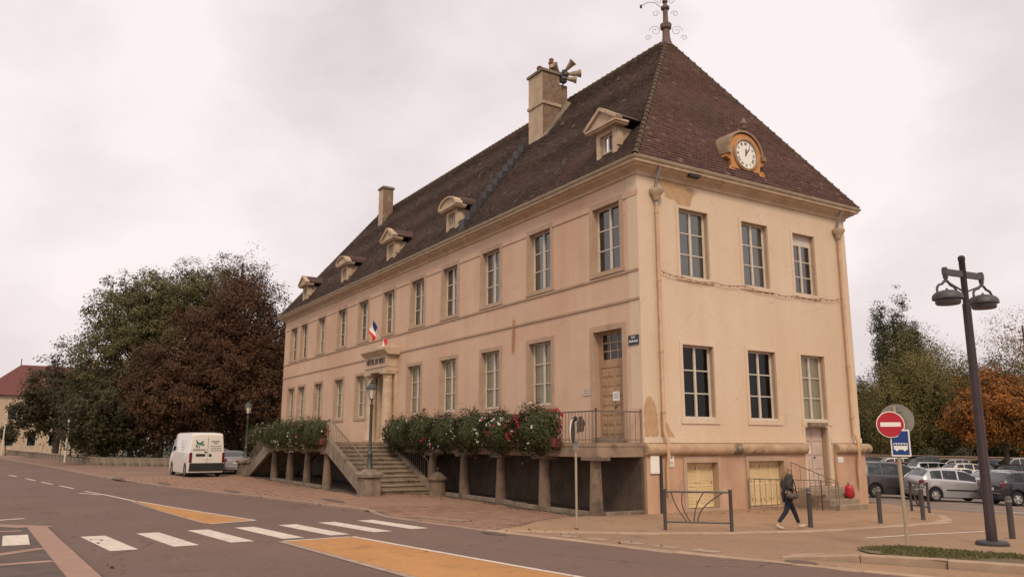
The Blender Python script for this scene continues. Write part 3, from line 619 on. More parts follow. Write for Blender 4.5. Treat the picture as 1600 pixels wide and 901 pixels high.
# ---- portal
PX = -21.17
b = MB(); fbox(b, FR, PX - 1.45, PX - .78, -.02, .16, 2.25, 5.98); fbox(b, FR, PX + .78, PX + 1.45, -.02, .16, 2.25, 5.98); b.build('portal_pier', MAT['stone_light'], hall)
for s in (-1, 1):
    b = MB(); c = (PX + s * 1.12, -.42, 0)
    b.lathe([(.36, 2.25), (.36, 2.40), (.33, 2.46), (.30, 2.52), (.295, 3.4), (.27, 4.9), (.25, 5.62), (.28, 5.66), (.25, 5.70), (.25, 5.76), (.33, 5.86)], c, 16); co = b.build('column', MAT['stone_light'], hall, smooth=35)
    b = MB(); b.box(c[0] - .36, c[0] + .36, c[1] - .36, c[1] + .30, 5.86, 5.975); b.box(c[0] - .40, c[0] + .40, c[1] - .40, c[1] + .30, 2.2, 2.34); b.build('capital_block', MAT['stone_light'], co)
b = MB(); fbox(b, FR, PX - 1.50, PX + 1.50, -.02, .70, 5.98, 6.24); fbox(b, FR, PX - 1.53, PX + 1.53, -.02, .74, 6.24, 6.30); fbox(b, FR, PX - 1.47, PX + 1.47, -.02, .67, 6.30, 6.88)
en_ = b.build('entablature', MAT['stone_light'], hall)
prof = [(0, 6.88), (.70, 6.88), (.74, 6.96), (.80, 6.98), (.88, 7.10), (.96, 7.12), (.96, 7.22), (0, 7.22)]
b = MB(); b.prism([(-p[0] - .0, p[1]) for p in prof][::-1], 'x', PX - 1.72, PX + 1.72)
b.add([(PX - 1.72, -.96, 7.225), (PX + 1.72, -.96, 7.225), (PX + 1.72, 0, 7.225), (PX - 1.72, 0, 7.225), (PX - .9, -.35, 7.5), (PX + .9, -.35, 7.5), (PX + .9, 0, 7.5), (PX - .9, 0, 7.5)], [(0, 1, 5, 4), (1, 2, 6, 5), (3, 0, 4, 7), (4, 5, 6, 7)])
b.build('portal_cornice', MAT['stone_light'], hall)
tm = text_mesh('HÔTEL DE VILLE', .36, MAT['letter_dark'], .012)
lt = link('lettering', tm, en_, (PX - .04, -.685, 6.58), (math.pi / 2, 0, 0)); lt.scale = (.98, 1.15, 1); lt['label'] = 'dark letters HÔTEL DE VILLE on the portal'
d3 = panel_door('door', PX - .73, PX + .73, 2.28, 4.75, .27, FR, 2, 2, MAT['wood_grey'], hall)
b = MB(); fbox(b, FR, PX - .75, PX + .75, -.33, -.25, 4.75, 4.9); fbox(b, FR, PX - .75, PX - .66, -.33, -.25, 4.9, 5.75); fbox(b, FR, PX + .66, PX + .75, -.33, -.25, 4.9, 5.75); fbox(b, FR, PX - .03, PX + .03, -.32, -.26, 4.9, 5.75); b.build('transom_frame', MAT['wood_grey'], d3)
b = MB(); b.add([(PX - .66, .29, 4.9), (PX + .66, .29, 4.9), (PX + .66, .29, 5.75), (PX - .66, .29, 5.75)], [(0, 1, 2, 3)]); b.build('pane', MAT['pane_glass'], d3)

# ---- cornice (moulded profile swept round the eaves)
EV = .46; CP = [(0, 11.30), (.06, 11.32), (.08, 11.42), (.20, 11.50), (.30, 11.54), (.34, 11.60), (.44, 11.62), (.46, 11.72), (.0, 11.74)]
def sweep_rect(prof, name, mat, seg=None):
    cor = [(-LX, 0, -1, -1), (0, 0, 1, -1), (0, WY, 1, 1), (-LX, WY, -1, 1)]; n = len(prof); b = MB(); v = []
    for cx, cy, sx, sy in cor: v += [(cx + sx * d, cy + sy * d, z) for d, z in prof]
    f = [(i * n + j, ((i + 1) % 4) * n + j, ((i + 1) % 4) * n + j + 1, i * n + j + 1) for i in range(4) for j in range(n - 1)]
    b.add(v, f); return b.build(name, mat, hall)
sweep_rect(CP, 'cornice', MAT['stone_light'])
sweep_rect([(EV - .1, 11.725), (EV + .04, 11.725), (EV + .07, 11.80), (EV + .02, 11.84), (EV - .1, 11.84)], 'eaves_gutter', MAT['sign_pole'])
# fallen bit of cornice near the corner: dark gap and bare patches
def ragged(pts, n=5, amp=.035, seed=1):
    rg_ = random.Random(seed + len(pts)); o = []
    for (a, c), (e1, f1) in zip(pts, pts[1:] + pts[:1]):
        ln = math.hypot(e1 - a, f1 - c)
        for k in range(n): t = k / n; q = amp * min(1, ln * 2) * (0 if k == 0 else 1); o.append((a + (e1 - a) * t + rg_.uniform(-q, q), c + (f1 - c) * t + rg_.uniform(-q, q)))
    return o
def patch(F, pts, d, mat, name='bare_patch'):
    pts = ragged(pts); b = MB(); b.add([F(u, d, z) for u, z in pts], [tuple(range(len(pts)))]); return b.build(name, mat, hall)
patch(EN, [(.85, 11.28), (1.05, 11.12), (1.25, 10.95), (1.3, 10.72), (1.55, 10.66), (1.72, 10.70), (1.9, 10.52), (2.15, 10.42), (2.42, 10.48), (2.5, 10.62), (2.58, 10.86), (2.7, 11.05), (2.66, 11.22), (2.3, 11.30)], .006, MAT['bare_plaster'])
b = MB(); fbox(b, EN, 2.1, 2.62, .2, .452, 11.52, 11.628); b.build('cornice_gap', MAT['black_plastic'], hall)
patch(EN, [(.02, 2.45), (.58, 2.45), (.60, 3.0), (.56, 3.35), (.45, 3.6), (.3, 3.75), (.16, 3.72), (.05, 3.45), (.02, 3.1)], .009, MAT['bare_plaster'])
patch(EN, [(.72, 2.42), (1.32, 2.42), (1.08, 2.75), (.80, 3.2), (.72, 3.3)], .009, MAT['bare_plaster'])
pm('rust_streak', (.40, .17, .075), (.50, .26, .14), 6, .9)
patch(FR, [(-8.05, 5.95), (-7.98, 6.9), (-7.95, 7.25), (-7.85, 7.3), (-7.86, 6.4), (-7.93, 5.9)], .05, MAT['rust_streak'], 'rust_streak')
patch(FR, [(-3.6, 2.6), (-3.2, 2.62), (-3.1, 2.95), (-3.3, 3.2), (-3.55, 3.1)], .034, MAT['plaster_dark'])

# ---- roof
RZ, RX0, RX1 = 19.86, -4.17, -LX + 4.17; E0 = 11.80
A0 = Vector((EV, -EV, E0)); A1 = Vector((EV, WY + EV, E0)); A2 = Vector((-LX - EV, WY + EV, E0)); A3 = Vector((-LX - EV, -EV, E0)); P0 = Vector((RX0, WY / 2, RZ)); P1 = Vector((RX1, WY / 2, RZ))
b = MB(); b.add([A0, A1, A2, A3, P0, P1], [(3, 0, 4, 5), (0, 1, 4), (1, 2, 5, 4), (2, 3, 5), (0, 3, 2, 1)])
def tilemat(name, cs, mosc, mlo):
    m = leafmat(name, cs, 0.0); nt = m.node_tree; L = nt.links; bs = [n for n in nt.nodes if n.type == 'BSDF_PRINCIPLED'][0]; bs.inputs['Roughness'].default_value = .88
    rp = [n for n in nt.nodes if n.type == 'VALTORGB'][0]
    tc = N(nt, 'ShaderNodeTexCoord'); nz = N(nt, 'ShaderNodeTexNoise'); nz.inputs['Scale'].default_value = .33; nz.inputs['Detail'].default_value = 6; nz.inputs['Roughness'].default_value = .65
    mr = N(nt, 'ShaderNodeMapRange'); mr.inputs[1].default_value = mlo; mr.inputs[2].default_value = mlo + .22; mx = N(nt, 'ShaderNodeMix', data_type='RGBA'); mx.inputs[7].default_value = (*mosc, 1)
    L.new(tc.outputs['Object'], nz.inputs['Vector']); L.new(nz.outputs[0], mr.inputs[0]); L.new(mr.outputs[0], mx.inputs[0]); L.new(rp.outputs[0], mx.inputs[6]); L.new(mx.outputs[2], bs.inputs['Base Color'])
    return m
tilemat('tiles_front', [(.044, .029, .022), (.074, .048, .037), (.104, .068, .053), (.18, .13, .10)], (.125, .068, .055), .49)
tilemat('tiles_end', [(.085, .047, .039), (.120, .066, .055), (.145, .082, .068), (.20, .135, .105)], (.105, .068, .056), .50)
roof = b.build('roof', MAT['tiles_front'], hall)
def tiles(a, bb, c, d, tw, te, mat, seed):      # slope a-bb at the eaves (left to right seen from outside), d-c at the top
    rs = np.random.RandomState(seed); a, bb, c, d = [np.array(q, float) for q in (a, bb, c, d)]
    ux = (bb - a); ul = np.linalg.norm(ux); ux /= ul; up = d - a; up = up - ux * (up @ ux); sl = np.linalg.norm(up); up /= sl; n = np.cross(ux, up)
    lu = (d - a) @ ux; ru = (c - a) @ ux; nr = int(sl / te); V = []; T = []
    for r in range(nr):
        t = r * te / sl; u0 = lu * t; u1 = ul + (ru - ul) * t; off = (r % 2) * tw / 2
        us = np.arange(math.floor(u0 / tw), math.ceil(u1 / tw) + 1) * tw + off; us = us[(us + tw > u0) & (us < u1)]; k = len(us)
        if not k: continue
        l = np.maximum(us + .004, u0); rr = np.minimum(us + tw - .004, u1); ok = rr - l > .02; l = l[ok]; rr = rr[ok]; k = len(l)
        if not k: continue
        v0 = r * te + rs.normal(0, .006, k); v1 = v0 + te * 1.25; h0 = .036 + rs.normal(0, .007, k) + .012 * math.sin(r * .35); h1 = .006
        def P(u, v, h): return a + ux * u[:, None] + up * (v[:, None] if hasattr(v, 'shape') else v) + n * (h[:, None] if hasattr(h, 'shape') else h)
        V.append(np.stack([P(l, v0, h0), P(rr, v0, h0), P(rr, v1, np.full(k, h1)), P(l, v1, np.full(k, h1)), P(l, v0, np.full(k, .0)), P(rr, v0, np.full(k, .0))], 1))
        tt = np.clip(rs.normal(.42, .15, k), 0, .9); tt[rs.rand(k) < .02] = 1; T.append(tt)
    V = np.concatenate(V); T = np.concatenate(T); m = len(V)
    F = np.array([[0, 1, 2, 3], [4, 5, 1, 0], [4, 0, 3, 3], [1, 5, 2, 2]]); idx = (np.arange(m) * 6)[:, None, None]
    quads = (F[:2][None] + idx).reshape(-1, 4); tris = (F[2:][None] + idx)[:, :, :3].reshape(-1, 3)
    me = bpy.data.meshes.new('roof_tiles'); loops = np.concatenate([quads.ravel(), tris.ravel()]); nq, nt3 = len(quads), len(tris)
    me.vertices.add(m * 6); me.vertices.foreach_set('co', V.reshape(-1)); me.loops.add(len(loops)); me.loops.foreach_set('vertex_index', loops)
    me.polygons.add(nq + nt3); me.polygons.foreach_set('loop_start', np.concatenate([np.arange(nq) * 4, nq * 4 + np.arange(nt3) * 3]))
    me.update(calc_edges=True); at = me.attributes.new('tint', 'FLOAT', 'POINT'); at.data.foreach_set('value', np.repeat(T, 6)); me.materials.append(MAT[mat])
    return tag(link('roof_tiles', me, roof), kind='stuff')
tiles(A3, A0, P0, P1, .20, .155, 'tiles_front', 1); tiles(A0, A1, P0, P0, .20, .155, 'tiles_end', 2)
b = MB(); b.lathe([(.125, 0), (.12, .06), (.10, .08), (.09, .42)], (0, 0, -.05), 6, 'x', False, -math.pi * .12, math.pi * 1.12); k0 = 0
pm('ridge_clay', (.075, .045, .030), (.10, .062, .038), 3, .9, .4, 30, rnd=.25, blotch=((.20, .16, .055), 2, .54))
rme = b.mesh('ridge_tile', MAT['ridge_clay'], smooth=True)
def ridge(a, c, step):
    a = Vector(a); c = Vector(c); t = (c - a); ln = t.length; t.normalize(); n = int(ln / step); q = t.to_track_quat('X', 'Z')
    for i in range(n):
        o = link('ridge_tile', rme, roof, a + t * (step * i)); o.rotation_mode = 'QUATERNION'; o.rotation_quaternion = q
ridge(P1, P0, .38); ridge(A0 + Vector((0, 0, .05)), P0, .36); ridge(A1 + Vector((0, 0, .05)), P0, .36); ridge(A3 + Vector((0, 0, .05)), P1, .36)
def fz(y): return E0 + (y + EV) / (WY / 2 + EV) * (RZ - E0)        # height of the front slope at y
# snow guards / vent tiles scattered on the slopes
b = MB(); b.prism([(-.12, 0), (.12, 0), (.0, .16)], 'x', -.1, .1); vm = b.mesh('vent_tile', MAT['ridge_clay'])
for x, y in ((-8.2, 1.9), (-9.2, 3.6), (-6.2, 4.6), (-16.5, 3.2), (-18.2, 4.2), (-22.5, 3.5), (-15.5, 2.0), (-26, 3.9), (-7.4, 2.9)): link('vent_tile', vm, roof, (x, y, fz(y)), (R_(20), 0, 0))
# stepped lead-covered firewall below the chimney
b = MB(); b.prism([(-.05, -.30), (.42, .22), (.42, .44), (-.05, .44)], 'x', -.24, .24); sm = b.mesh('flashing_step', MAT['lead_slate'])
y = -.25
while y < 3.3: link('flashing_step', sm, roof, (-12.15, y, fz(y) + .05)); y += .30
# ---- dormers
def dormer(x, kind):
    z0, z1, hw = 11.9, 13.46, .56; yb = 3.0
    b = MB()                                        # cheeks and front with opening
    ow, oz0, oz1 = .36, 12.1, 13.30
    for s in (-1, 1): fbox(b, FR, x + min(s * ow, s * hw), x + max(s * ow, s * hw), -.22, .0, z0, z1)
    fbox(b, FR, x - ow, x + ow, -.22, 0, oz1, z1); fbox(b, FR, x - ow, x + ow, -.22, .03, z0, oz0)
    yc = lambda z: (z - E0) / (RZ - E0) * (WY / 2 + EV) - EV
    for s in (-1, 1):
        xa, xb = x + s * hw, x + s * (hw - .15)
        b.add([(xa, .22, z0), (xa, yc(z1) + .1, z1), (xa, .22, z1), (xb, .22, z0), (xb, yc(z1) + .1, z1), (xb, .22, z1)], [(0, 1, 2), (3, 5, 4), (2, 1, 4, 5)])
        fbox(b, FR, x + s * hw - .06 * (s < 0), x + s * hw + .06 * (s > 0), -.30, -.05, 12.75, 13.3)
    d = b.build('dormer', MAT['stone_light'], hall)
    b = MB(); fbox(b, FR, x - .84, x + .84, -.35, .22, z1, z1 + .07); fbox(b, FR, x - .90, x + .90, -.35, .28, z1 + .07, z1 + .15); zt = z1 + .15
    if kind == 'tri': arc = [(-.90, zt), (.90, zt), (0, zt + .56)]; inn = [(-.66, zt + .07), (.66, zt + .07), (0, zt + .44)]
    else:
        arc = [(-.90, zt)] + [(.90, zt)] + [(.90 * math.cos(a), zt + .46 * math.sin(a)) for a in [math.pi * k / 10 for k in range(1, 10)]]; inn = None
    b.prism([(x + p[0], p[1]) for p in arc], 'y', -.20, .35)
    b.build('pediment', MAT['stone_light'], d)
    # raking moulding proud of the tympanum
    b = MB()
    if kind == 'tri':
        for s in (-1, 1):
            k0 = len(b.v); ln = math.hypot(.90, .56); b.box(0, ln + .04, -.30, .0, -.02, .10); a = math.atan2(.56, .90)
            M_ = Matrix.Translation((x - s * .92, 0, zt)) @ Matrix.Rotation(0 if s > 0 else math.pi, 4, 'Z') @ Matrix.Rotation(-a, 4, 'Y')
            if s < 0: M_ = Matrix.Translation((x + .92, 0, zt)) @ Matrix.Scale(-1, 4, (1, 0, 0)) @ Matrix.Rotation(-a, 4, 'Y')
            b.xf(k0, M_)
    else:
        pts = [(x + .90 * math.cos(a), -.2, zt + .46 * math.sin(a)) for a in [math.pi * k / 12 for k in range(13)]]
        v = []; 
        for k in range(13):
            a = math.pi * k / 12
            for r, yy in ((1.0, -.30), (1.0, .1), (.86, .1), (.86, -.30)): v.append((x + .95 * r * math.cos(a), yy, zt + .50 * r * math.sin(a)))
        b.add(v, [(4 * k + j, 4 * k + (j + 1) % 4, 4 * k + 4 + (j + 1) % 4, 4 * k + 4 + j) for k in range(12) for j in range(4)])
    b.build('moulding', MAT['stone_light'], d)
    # little saddle roof running back into the slope
    b = MB(); yr = yc(zt + .50); ye = yc(zt + .02)
    if kind == 'tri': top = [(-.92, zt), (0, zt + .58), (.92, zt)]
    else: top = [(.92 * math.cos(math.pi - a), zt + .48 * math.sin(a)) for a in [math.pi * k / 8 for k in range(9)]]
    v = [(x + p[0], .05, p[1] + .02) for p in top] + [(x + p[0], yc(p[1]) + .15, p[1] + .02) for p in top]; n = len(top)
    b.add(v, [(k, k + 1, n + k + 1, n + k) for k in range(n - 1)])
    v2 = [(q[0], q[1], q[2] + .06) for q in v]; b.add(v2, [(k, n + k, n + k + 1, k + 1)[::-1] for k in range(n - 1)]); b.build('dormer_roof', MAT['tiles_end'], d)
    # window set back
    b = MB(); yf = .14
    b.box(x - ow, x - ow + .05, yf, yf + .05, oz0, oz1); b.box(x + ow - .05, x + ow, yf, yf + .05, oz0, oz1); b.box(x - .03, x + .03, yf - .01, yf + .045, oz0, oz1); b.box(x - ow + .05, x + ow - .05, yf, yf + .05, oz0, oz0 + .06); b.box(x - ow + .05, x + ow - .05, yf, yf + .05, oz1 - .05, oz1)
    b.box(x - ow + .05, x + ow - .05, yf + .005, yf + .04, oz0 + .55, oz0 + .59); b.build('window_frame', MAT['white_frame'], d)
    for s in (-1, 1):
        b = MB(); b.add([(x + s * .03, yf + .03, oz0 + .06), (x + s * (ow - .05), yf + .03, oz0 + .06), (x + s * (ow - .05), yf + .03, oz1 - .05), (x + s * .03, yf + .03, oz1 - .05)], [(0, 1, 2, 3)]); b.build('pane', MAT['pane_glass'], d)
    b = MB(); b.box(x - ow, x + ow, yf + .08, yf + .1, oz0, oz1); b.build('dormer_interior', MAT['interior'], d)
for x, k in ((-1.62, 'tri'), (-13.74, 'seg'), (-21.2, 'tri'), (-28.7, 'seg'), (-36.9, 'tri')): dormer(x, k)

# ---- chimneys
pm('chimney_brick', (.30, .20, .135), (.20, .125, .085), 5, .93, .8, 25, speck=.3, blotch=((.42, .32, .22), 1.6, .55))
def chimney(x0, x1, y0, y1, zb, zt, pots):
    b = MB(); b.box(x0, x1, y0, y1, zb, zt); c = b.build('chimney', [MAT['chimney_brick'], MAT['stone_light']], hall)
    for p in c.data.polygons:
        if p.normal.y < -.5: p.material_index = 1
    if pots: b = MB(); b.box(x0 - .06, x1 + .06, y0 - .06, y1 + .06, zt - 1.75, zt - 1.6); b.build('chimney_band', MAT['stone_light'], c)
    b = MB(); b.box(x0 - .08, x1 + .08, y0 - .08, y1 + .08, zt, zt + .12); b.box(x0 - .02, x1 + .02, y0 - .02, y1 + .02, zt + .12, zt + .18); b.build('chimney_cap', MAT['stone_grey'], c)
    for px_, py_, h in pots:
        b = MB(); b.lathe([(.16, 0), (.14, .1), (.12, h * .6), (.16, h * .64), (.16, h * .72), (.10, h * .75), (.13, h * .92), (.05, h)], (px_, py_, zt + .18), 10); b.build('chimney_pot', MAT['terracotta'], c, smooth=40)
    return c
ch = chimney(-12.12, -10.85, 3.5, 4.55, 16.2, 20.62, [(-11.55, 3.8, .42), (-11.2, 4.3, .85)])
b = MB(); b.box(-12.0, -10.95, 4.55, 5.1, 17.5, 20.2); b.build('rear_flue', MAT['chimney_brick'], ch)
k0 = 0; b = MB(); b.add([(-10.82, 3.48, 17.0), (-10.5, 3.48, 16.95), (-10.5, 5.0, 19.0), (-10.82, 5.0, 19.15), (-10.82, 3.48, 17.18), (-10.5, 3.48, 17.1), (-10.5, 5.0, 19.12), (-10.82, 5.0, 19.33)], [(4, 5, 6, 7), (0, 1, 5, 4), (1, 2, 6, 5), (2, 3, 7, 6)]); b.build('chimney_flashing', MAT['stone_grey'], ch)
chimney(-33.4, -32.6, 4.1, 4.9, 17.3, 20.6, [])
# ---- horn loudspeakers on the chimney: each its own thing
def horn(loc, dirv, L_, label):
    t = thing('horn_loudspeaker', label, 'loudspeaker', loc, 0, 'horn loudspeakers on the big chimney'); q = Vector(dirv).normalized().to_track_quat('Z', 'Y'); t.rotation_mode = 'QUATERNION'; t.rotation_quaternion = q
    b = MB(); b.lathe([(.05, 0), (.08, .08), (.11, L_ * .35), (.15, L_ * .7), (.21, L_ * .98), (.225, L_), (.20, L_ - .01), (.12, L_ * .7), (.05, L_ * .3)], (0, 0, 0), 14, cap=False); b.build('horn', MAT['horn_tan'], t, smooth=50)
    b = MB(); b.lathe([(.10, -.2), (.12, -.16), (.12, .02), (.08, .06)], (0, 0, 0), 10); b.build('driver', MAT['furniture_grey'], t, smooth=50)
    b = MB(); b.box(-.03, .03, -.16, -.1, -.12, .04); b.build('bracket', MAT['iron_dark'], t)
HB = Vector((-10.85, 4.75, 20.75))
horn(HB + Vector((-.2, -.1, .1)), (.35, -.9, .62), .55, 'horn loudspeaker pointing up and left, leftmost on the big chimney')
horn(HB + Vector((.1, .1, .15)), (.75, .30, .62), .62, 'horn loudspeaker pointing steeply up beside the big chimney')
horn(HB + Vector((.15, .2, -.02)), (.45, .9, .12), .68, 'horn loudspeaker pointing right, uppermost of the two level ones by the chimney')
horn(HB + Vector((.15, .1, -.3)), (.55, .8, -.10), .55, 'horn loudspeaker pointing slightly down, lowest one beside the big chimney')
b = MB(); b.box(-11.0, -10.75, 4.62, 4.95, 20.3, 20.75); b.tube([(-10.88, 4.78, 20.0), (-10.88, 4.78, 21.0)], .04); b.build('loudspeaker_mount', MAT['furniture_grey'], ch)

# ---- clock in its carved stone housing on the end slope
cl = MB(); CY, CZ, CX = 5.36, 12.98, .14
outl = [(-1.0, .10), (-1.02, -.18), (-.80, -.28), (-.78, -.52), (-.92, -.66), (-.84, -.84), (-.62, -.82), (-.48, -.98), (-.2, -1.10), (-.12, -1.22), (.12, -1.22), (.2, -1.10), (.48, -.98), (.62, -.82), (.84, -.84), (.92, -.66), (.78, -.52), (.80, -.28), (1.02, -.18), (1.0, .10)] + [(.86 * math.cos(a), .1 + .78 * math.sin(a)) for a in [math.pi * k / 12 for k in range(1, 12)]]
cl.prism([(CY + p[0], CZ + p[1]) for p in outl], 'x', -1.35, CX); clock = cl.build('clock_housing', MAT['clock_orange'], hall)
b = MB(); n = 14; v = []
for k in range(n + 1):
    a = math.pi * k / n
    for r, xx in ((.97, CX + .06), (.97, -1.6), (.88, -1.6), (.88, CX + .06)): v.append((xx, CY + r * math.cos(a), CZ + .12 + r * .93 * math.sin(a)))
b.add(v, [(4 * k + j, 4 * k + (j + 1) % 4, 4 * k + 4 + (j + 1) % 4, 4 * k + 4 + j) for k in range(n) for j in range(4)] + [(3, 2, 1, 0), (4 * n, 4 * n + 1, 4 * n + 2, 4 * n + 3)])
for s in (-1, 1): b.box(-1.5, CX + .12, CY + min(s * .84, s * 1.04), CY + max(s * .84, s * 1.04), CZ - .06, CZ + .12)
b.build('arched_hood', MAT['slab_stone'], clock, smooth=40)
b = MB(); b.lathe([(.10, 0), (.13, .06), (.08, .12), (.14, .22), (.10, .34), (.03, .46)], (CX - .0, CY, CZ + 1.08), 8); b.build('finial', MAT['stone_grey'], clock, smooth=40)
for s in (-1, 1):
    b = MB(); b.lathe([(.16, 0), (.16, .07), (.10, .09), (.09, .05), (.04, .10)], (CX, CY + s * .82, CZ - .68), 12, 'x'); b.build('scroll', MAT['clock_orange'], clock, smooth=40)
b = MB(); b.lathe([(.66, 0), (.66, .06), (.60, .10), (.55, .07), (.55, .0)], (CX, CY, CZ + .05), 32, 'x', False); b.build('clock_rim', MAT['wood_door'], clock, smooth=40)
b = MB(); b.lathe([(.55, .0), (.55, .03)], (CX, CY, CZ + .05), 32, 'x'); dial = b.build('clock_dial', MAT['white_enamel'], clock)
RN = ['XII', 'I', 'II', 'III', 'IIII', 'V', 'VI', 'VII', 'VIII', 'IX', 'X', 'XI']
for h in range(12):
    b = MB()
    a = math.pi / 2 - 2 * math.pi * h / 12; nb = {'I': 1}.get('', 0) or len(RN[h]); k0 = len(b.v); wd = .05
    for i in range(nb):
        o = (i - (nb - 1) / 2) * wd; chh = RN[h][i]; tl = {'I': 0, 'V': .25, 'X': .35}[chh]
        b.box(-.055, .055, o - .011, o + .011, .0, .006)
        if chh == 'X': b.box(-.05, .05, o - .018, o + .018, .001, .0055)
    # local: x radial, y tangential, z out -> world: out=+X, radial=(cos a, sin a) in (Y,Z)
    M_ = Matrix(((0, 0, 1, CX + .031), (math.cos(a), -math.sin(a), 0, CY + .43 * math.cos(a)), (math.sin(a), math.cos(a), 0, CZ + .05 + .43 * math.sin(a)), (0, 0, 0, 1))); b.xf(k0, M_); b.build('numeral', MAT['black_paint'], dial)
for hr, ln, wd in ((0.13, .27, .032), (1.25, .42, .022)):
    a = math.pi / 2 - 2 * math.pi * hr / 12; b = MB(); b.add([(-.06, -wd * .5, 0), (ln * .65, -wd, 0), (ln, 0, 0), (ln * .65, wd, 0), (-.06, wd * .5, 0)] + [(-.06, -wd * .5, .008), (ln * .65, -wd, .008), (ln, 0, .008), (ln * .65, wd, .008), (-.06, wd * .5, .008)], [(5, 6, 7, 8, 9), (0, 1, 6, 5), (1, 2, 7, 6), (2, 3, 8, 7), (3, 4, 9, 8), (4, 0, 5, 9)])
    b.xf(0, Matrix(((0, 0, 1, CX + .04), (math.cos(a), -math.sin(a), 0, CY), (math.sin(a), math.cos(a), 0, CZ + .05), (0, 0, 0, 1)))); b.build('clock_hand', MAT['black_paint'], dial)

# ---- finial at the roof peak, zinc with wrought-iron scrolls
b = MB(); c = (RX0, WY / 2, RZ)
b.lathe([(0.302, -.35), (0.216, -.1), (0.173, .1), (0.158, .45), (0.245, .52), (0.259, .62), (0.259, .72), (0.158, .78), (0.122, .85), (0.108, 1.35), (0.122, 1.42), (0.194, 1.48), (0.194, 1.58), (0.101, 1.66), (0.072, 1.74), (0.130, 1.82), (0.115, 1.92), (0.043, 1.98), (0.036, 2.6), (0.014, 3.0)], c, 10); fin = b.build('roof_finial', MAT['finial_metal'], hall, smooth=35)
def scroll(c, dx, dy, w0, z0, turns, r0, flip=1, r=.009):
    pts = []
    for k in range(26):
        t = k / 25; a = t * turns * 2 * math.pi; rr = r0 * (1 - .8 * t); pts.append((c[0] + dx * (w0 + rr * math.cos(a) * flip), c[1] + dy * (w0 + rr * math.cos(a) * flip), c[2] + z0 + rr * math.sin(a)))
    b = MB(); b.tube(pts, r, 4); b.build('iron_scroll', MAT['iron_dark'], fin)
for dx, dy in ((.53, .85), (-.53, -.85)):
    scroll(c, dx, dy, .48, .42, 1.4, .26); scroll(c, dx, dy, .80, .08, 1.3, .15, -1); scroll(c, dx, dy, .42, 1.25, 1.3, .17, -1); scroll(c, dx, dy, .30, 1.85, 1.2, .16)
b = MB(); b.tube([(c[0] - .1 * .53, c[1] - .1, c[2] + 1.5), (c[0] - .25, c[1] - .4, c[2] + 1.8), (c[0] - .42, c[1] - .65, c[2] + 1.82), (c[0] - .55, c[1] - .88, c[2] + 1.66)], .014, 4); b.ball((c[0] - .57, c[1] - .92, c[2] + 1.6), (.06, .06, .1), 6, 5); b.build('iron_branch', MAT['iron_dark'], fin)

# ---- rainwater pipes
def downpipe(y, zb):
    b = MB(); x = .14
    b.tube([(.38, y, 11.62), (.3, y, 11.4), (x + .02, y, 11.15), (x, y, 10.95), (x, y, 10.35)], .055, 8); p = b.build('drainpipe', MAT['zinc'], hall, smooth=50)
    b = MB(); b.lathe([(.08, 10.45), (.12, 10.52), (.15, 10.64), (.25, 10.74), (.26, 10.84), (.20, 10.87)], (x + .02, y, 0), 10); b.build('hopper_head', MAT['stone_light'], p, smooth=40)
    b = MB(); b.tube([(x, y, 10.36), (x, y, 2.62), (x + .16, y, 2.3), (x + .17, y, 1.8), (x + .1, y, 1.5), (x + .1, y, zb)], .062, 8); b.build('lower_pipe', MAT['pipe_paint'], p, smooth=50)
    for z in (10.0, 7.6, 5.2, 3.2): b = MB(); b.lathe([(.075, z), (.078, z + .02), (.078, z + .08), (.075, z + .1)], (x, y, 0), 8); b.build('pipe_collar', MAT['pipe_paint'], p)
downpipe(.74, .68); downpipe(10.66, .62)
b = MB(); b.box(.105, .16, .50, .60, -.1, 1.82); b.build('cable_duct', MAT['iron_dark'], hall)

# ---- things hung on the walls
def plate(name, label, cat, F, u0, u1, z0, z1, d, mat, th=.02):
    t = thing(name, label, cat, F((u0 + u1) / 2, d, (z0 + z1) / 2)); L0 = Vector(t.location); G = lambda u, dd, z: tuple(Vector(F(u, dd, z)) - L0)
    b = MB(); fbox(b, G, u0, u1, d, d + th, z0, z1); b.build('board', MAT[mat], t); return t, G
t, G = plate('street_name_sign', 'dark blue enamel street name sign RUE beside the terrace door', 'sign', FR, -.62, -.10, 5.45, 5.78, .02, 'street_blue')
b = MB(); fbox(b, G, -.62, -.10, .041, .044, 5.45, 5.475); fbox(b, G, -.62, -.10, .041, .044, 5.755, 5.78); fbox(b, G, -.62, -.60, .041, .044, 5.475, 5.755); fbox(b, G, -.12, -.10, .041, .044, 5.475, 5.755); b.build('sign_border', MAT['street_frame'], t)
o = link('lettering', text_mesh('RUE', .11, MAT['sign_white'], .002), t, G(-.37, .043, 5.70), (math.pi / 2, 0, 0))
b = MB(); rr_ = random.Random(3)
for u0, u1 in ((-.58, -.37), (-.34, -.15)):
    u = u0
    while u < u1: wq = rr_.uniform(.012, .022); fbox(b, G, u, u + wq, .0405, .043, 5.54, 5.54 + rr_.choice((.05, .05, .075))); u += wq + .008
b.build('small_lettering', MAT['sign_white'], t)
t, G = plate('stone_plaque', 'small pale plaque on the wall left of the terrace door', 'plaque', FR, -3.20, -2.78, 3.90, 4.17, .012, 'plaque_stone')
b = MB(); [fbox(b, G, -3.14, -2.86 - .05 * (k % 2), .0325, .034, 4.1 - .06 * k, 4.112 - .06 * k) for k in range(3)]; b.build('engraving', MAT['stone_grey'], t)
t, G = plate('notice_box', 'blank white rounded notice box at the building corner', 'notice box', EN, .10, .46, 1.28, 1.84, .11, 'white_enamel', .06)
b = MB(); fbox(b, G, .14, .42, .17, .175, 1.33, 1.79); b.build('box_face', MAT['sign_white'], t)
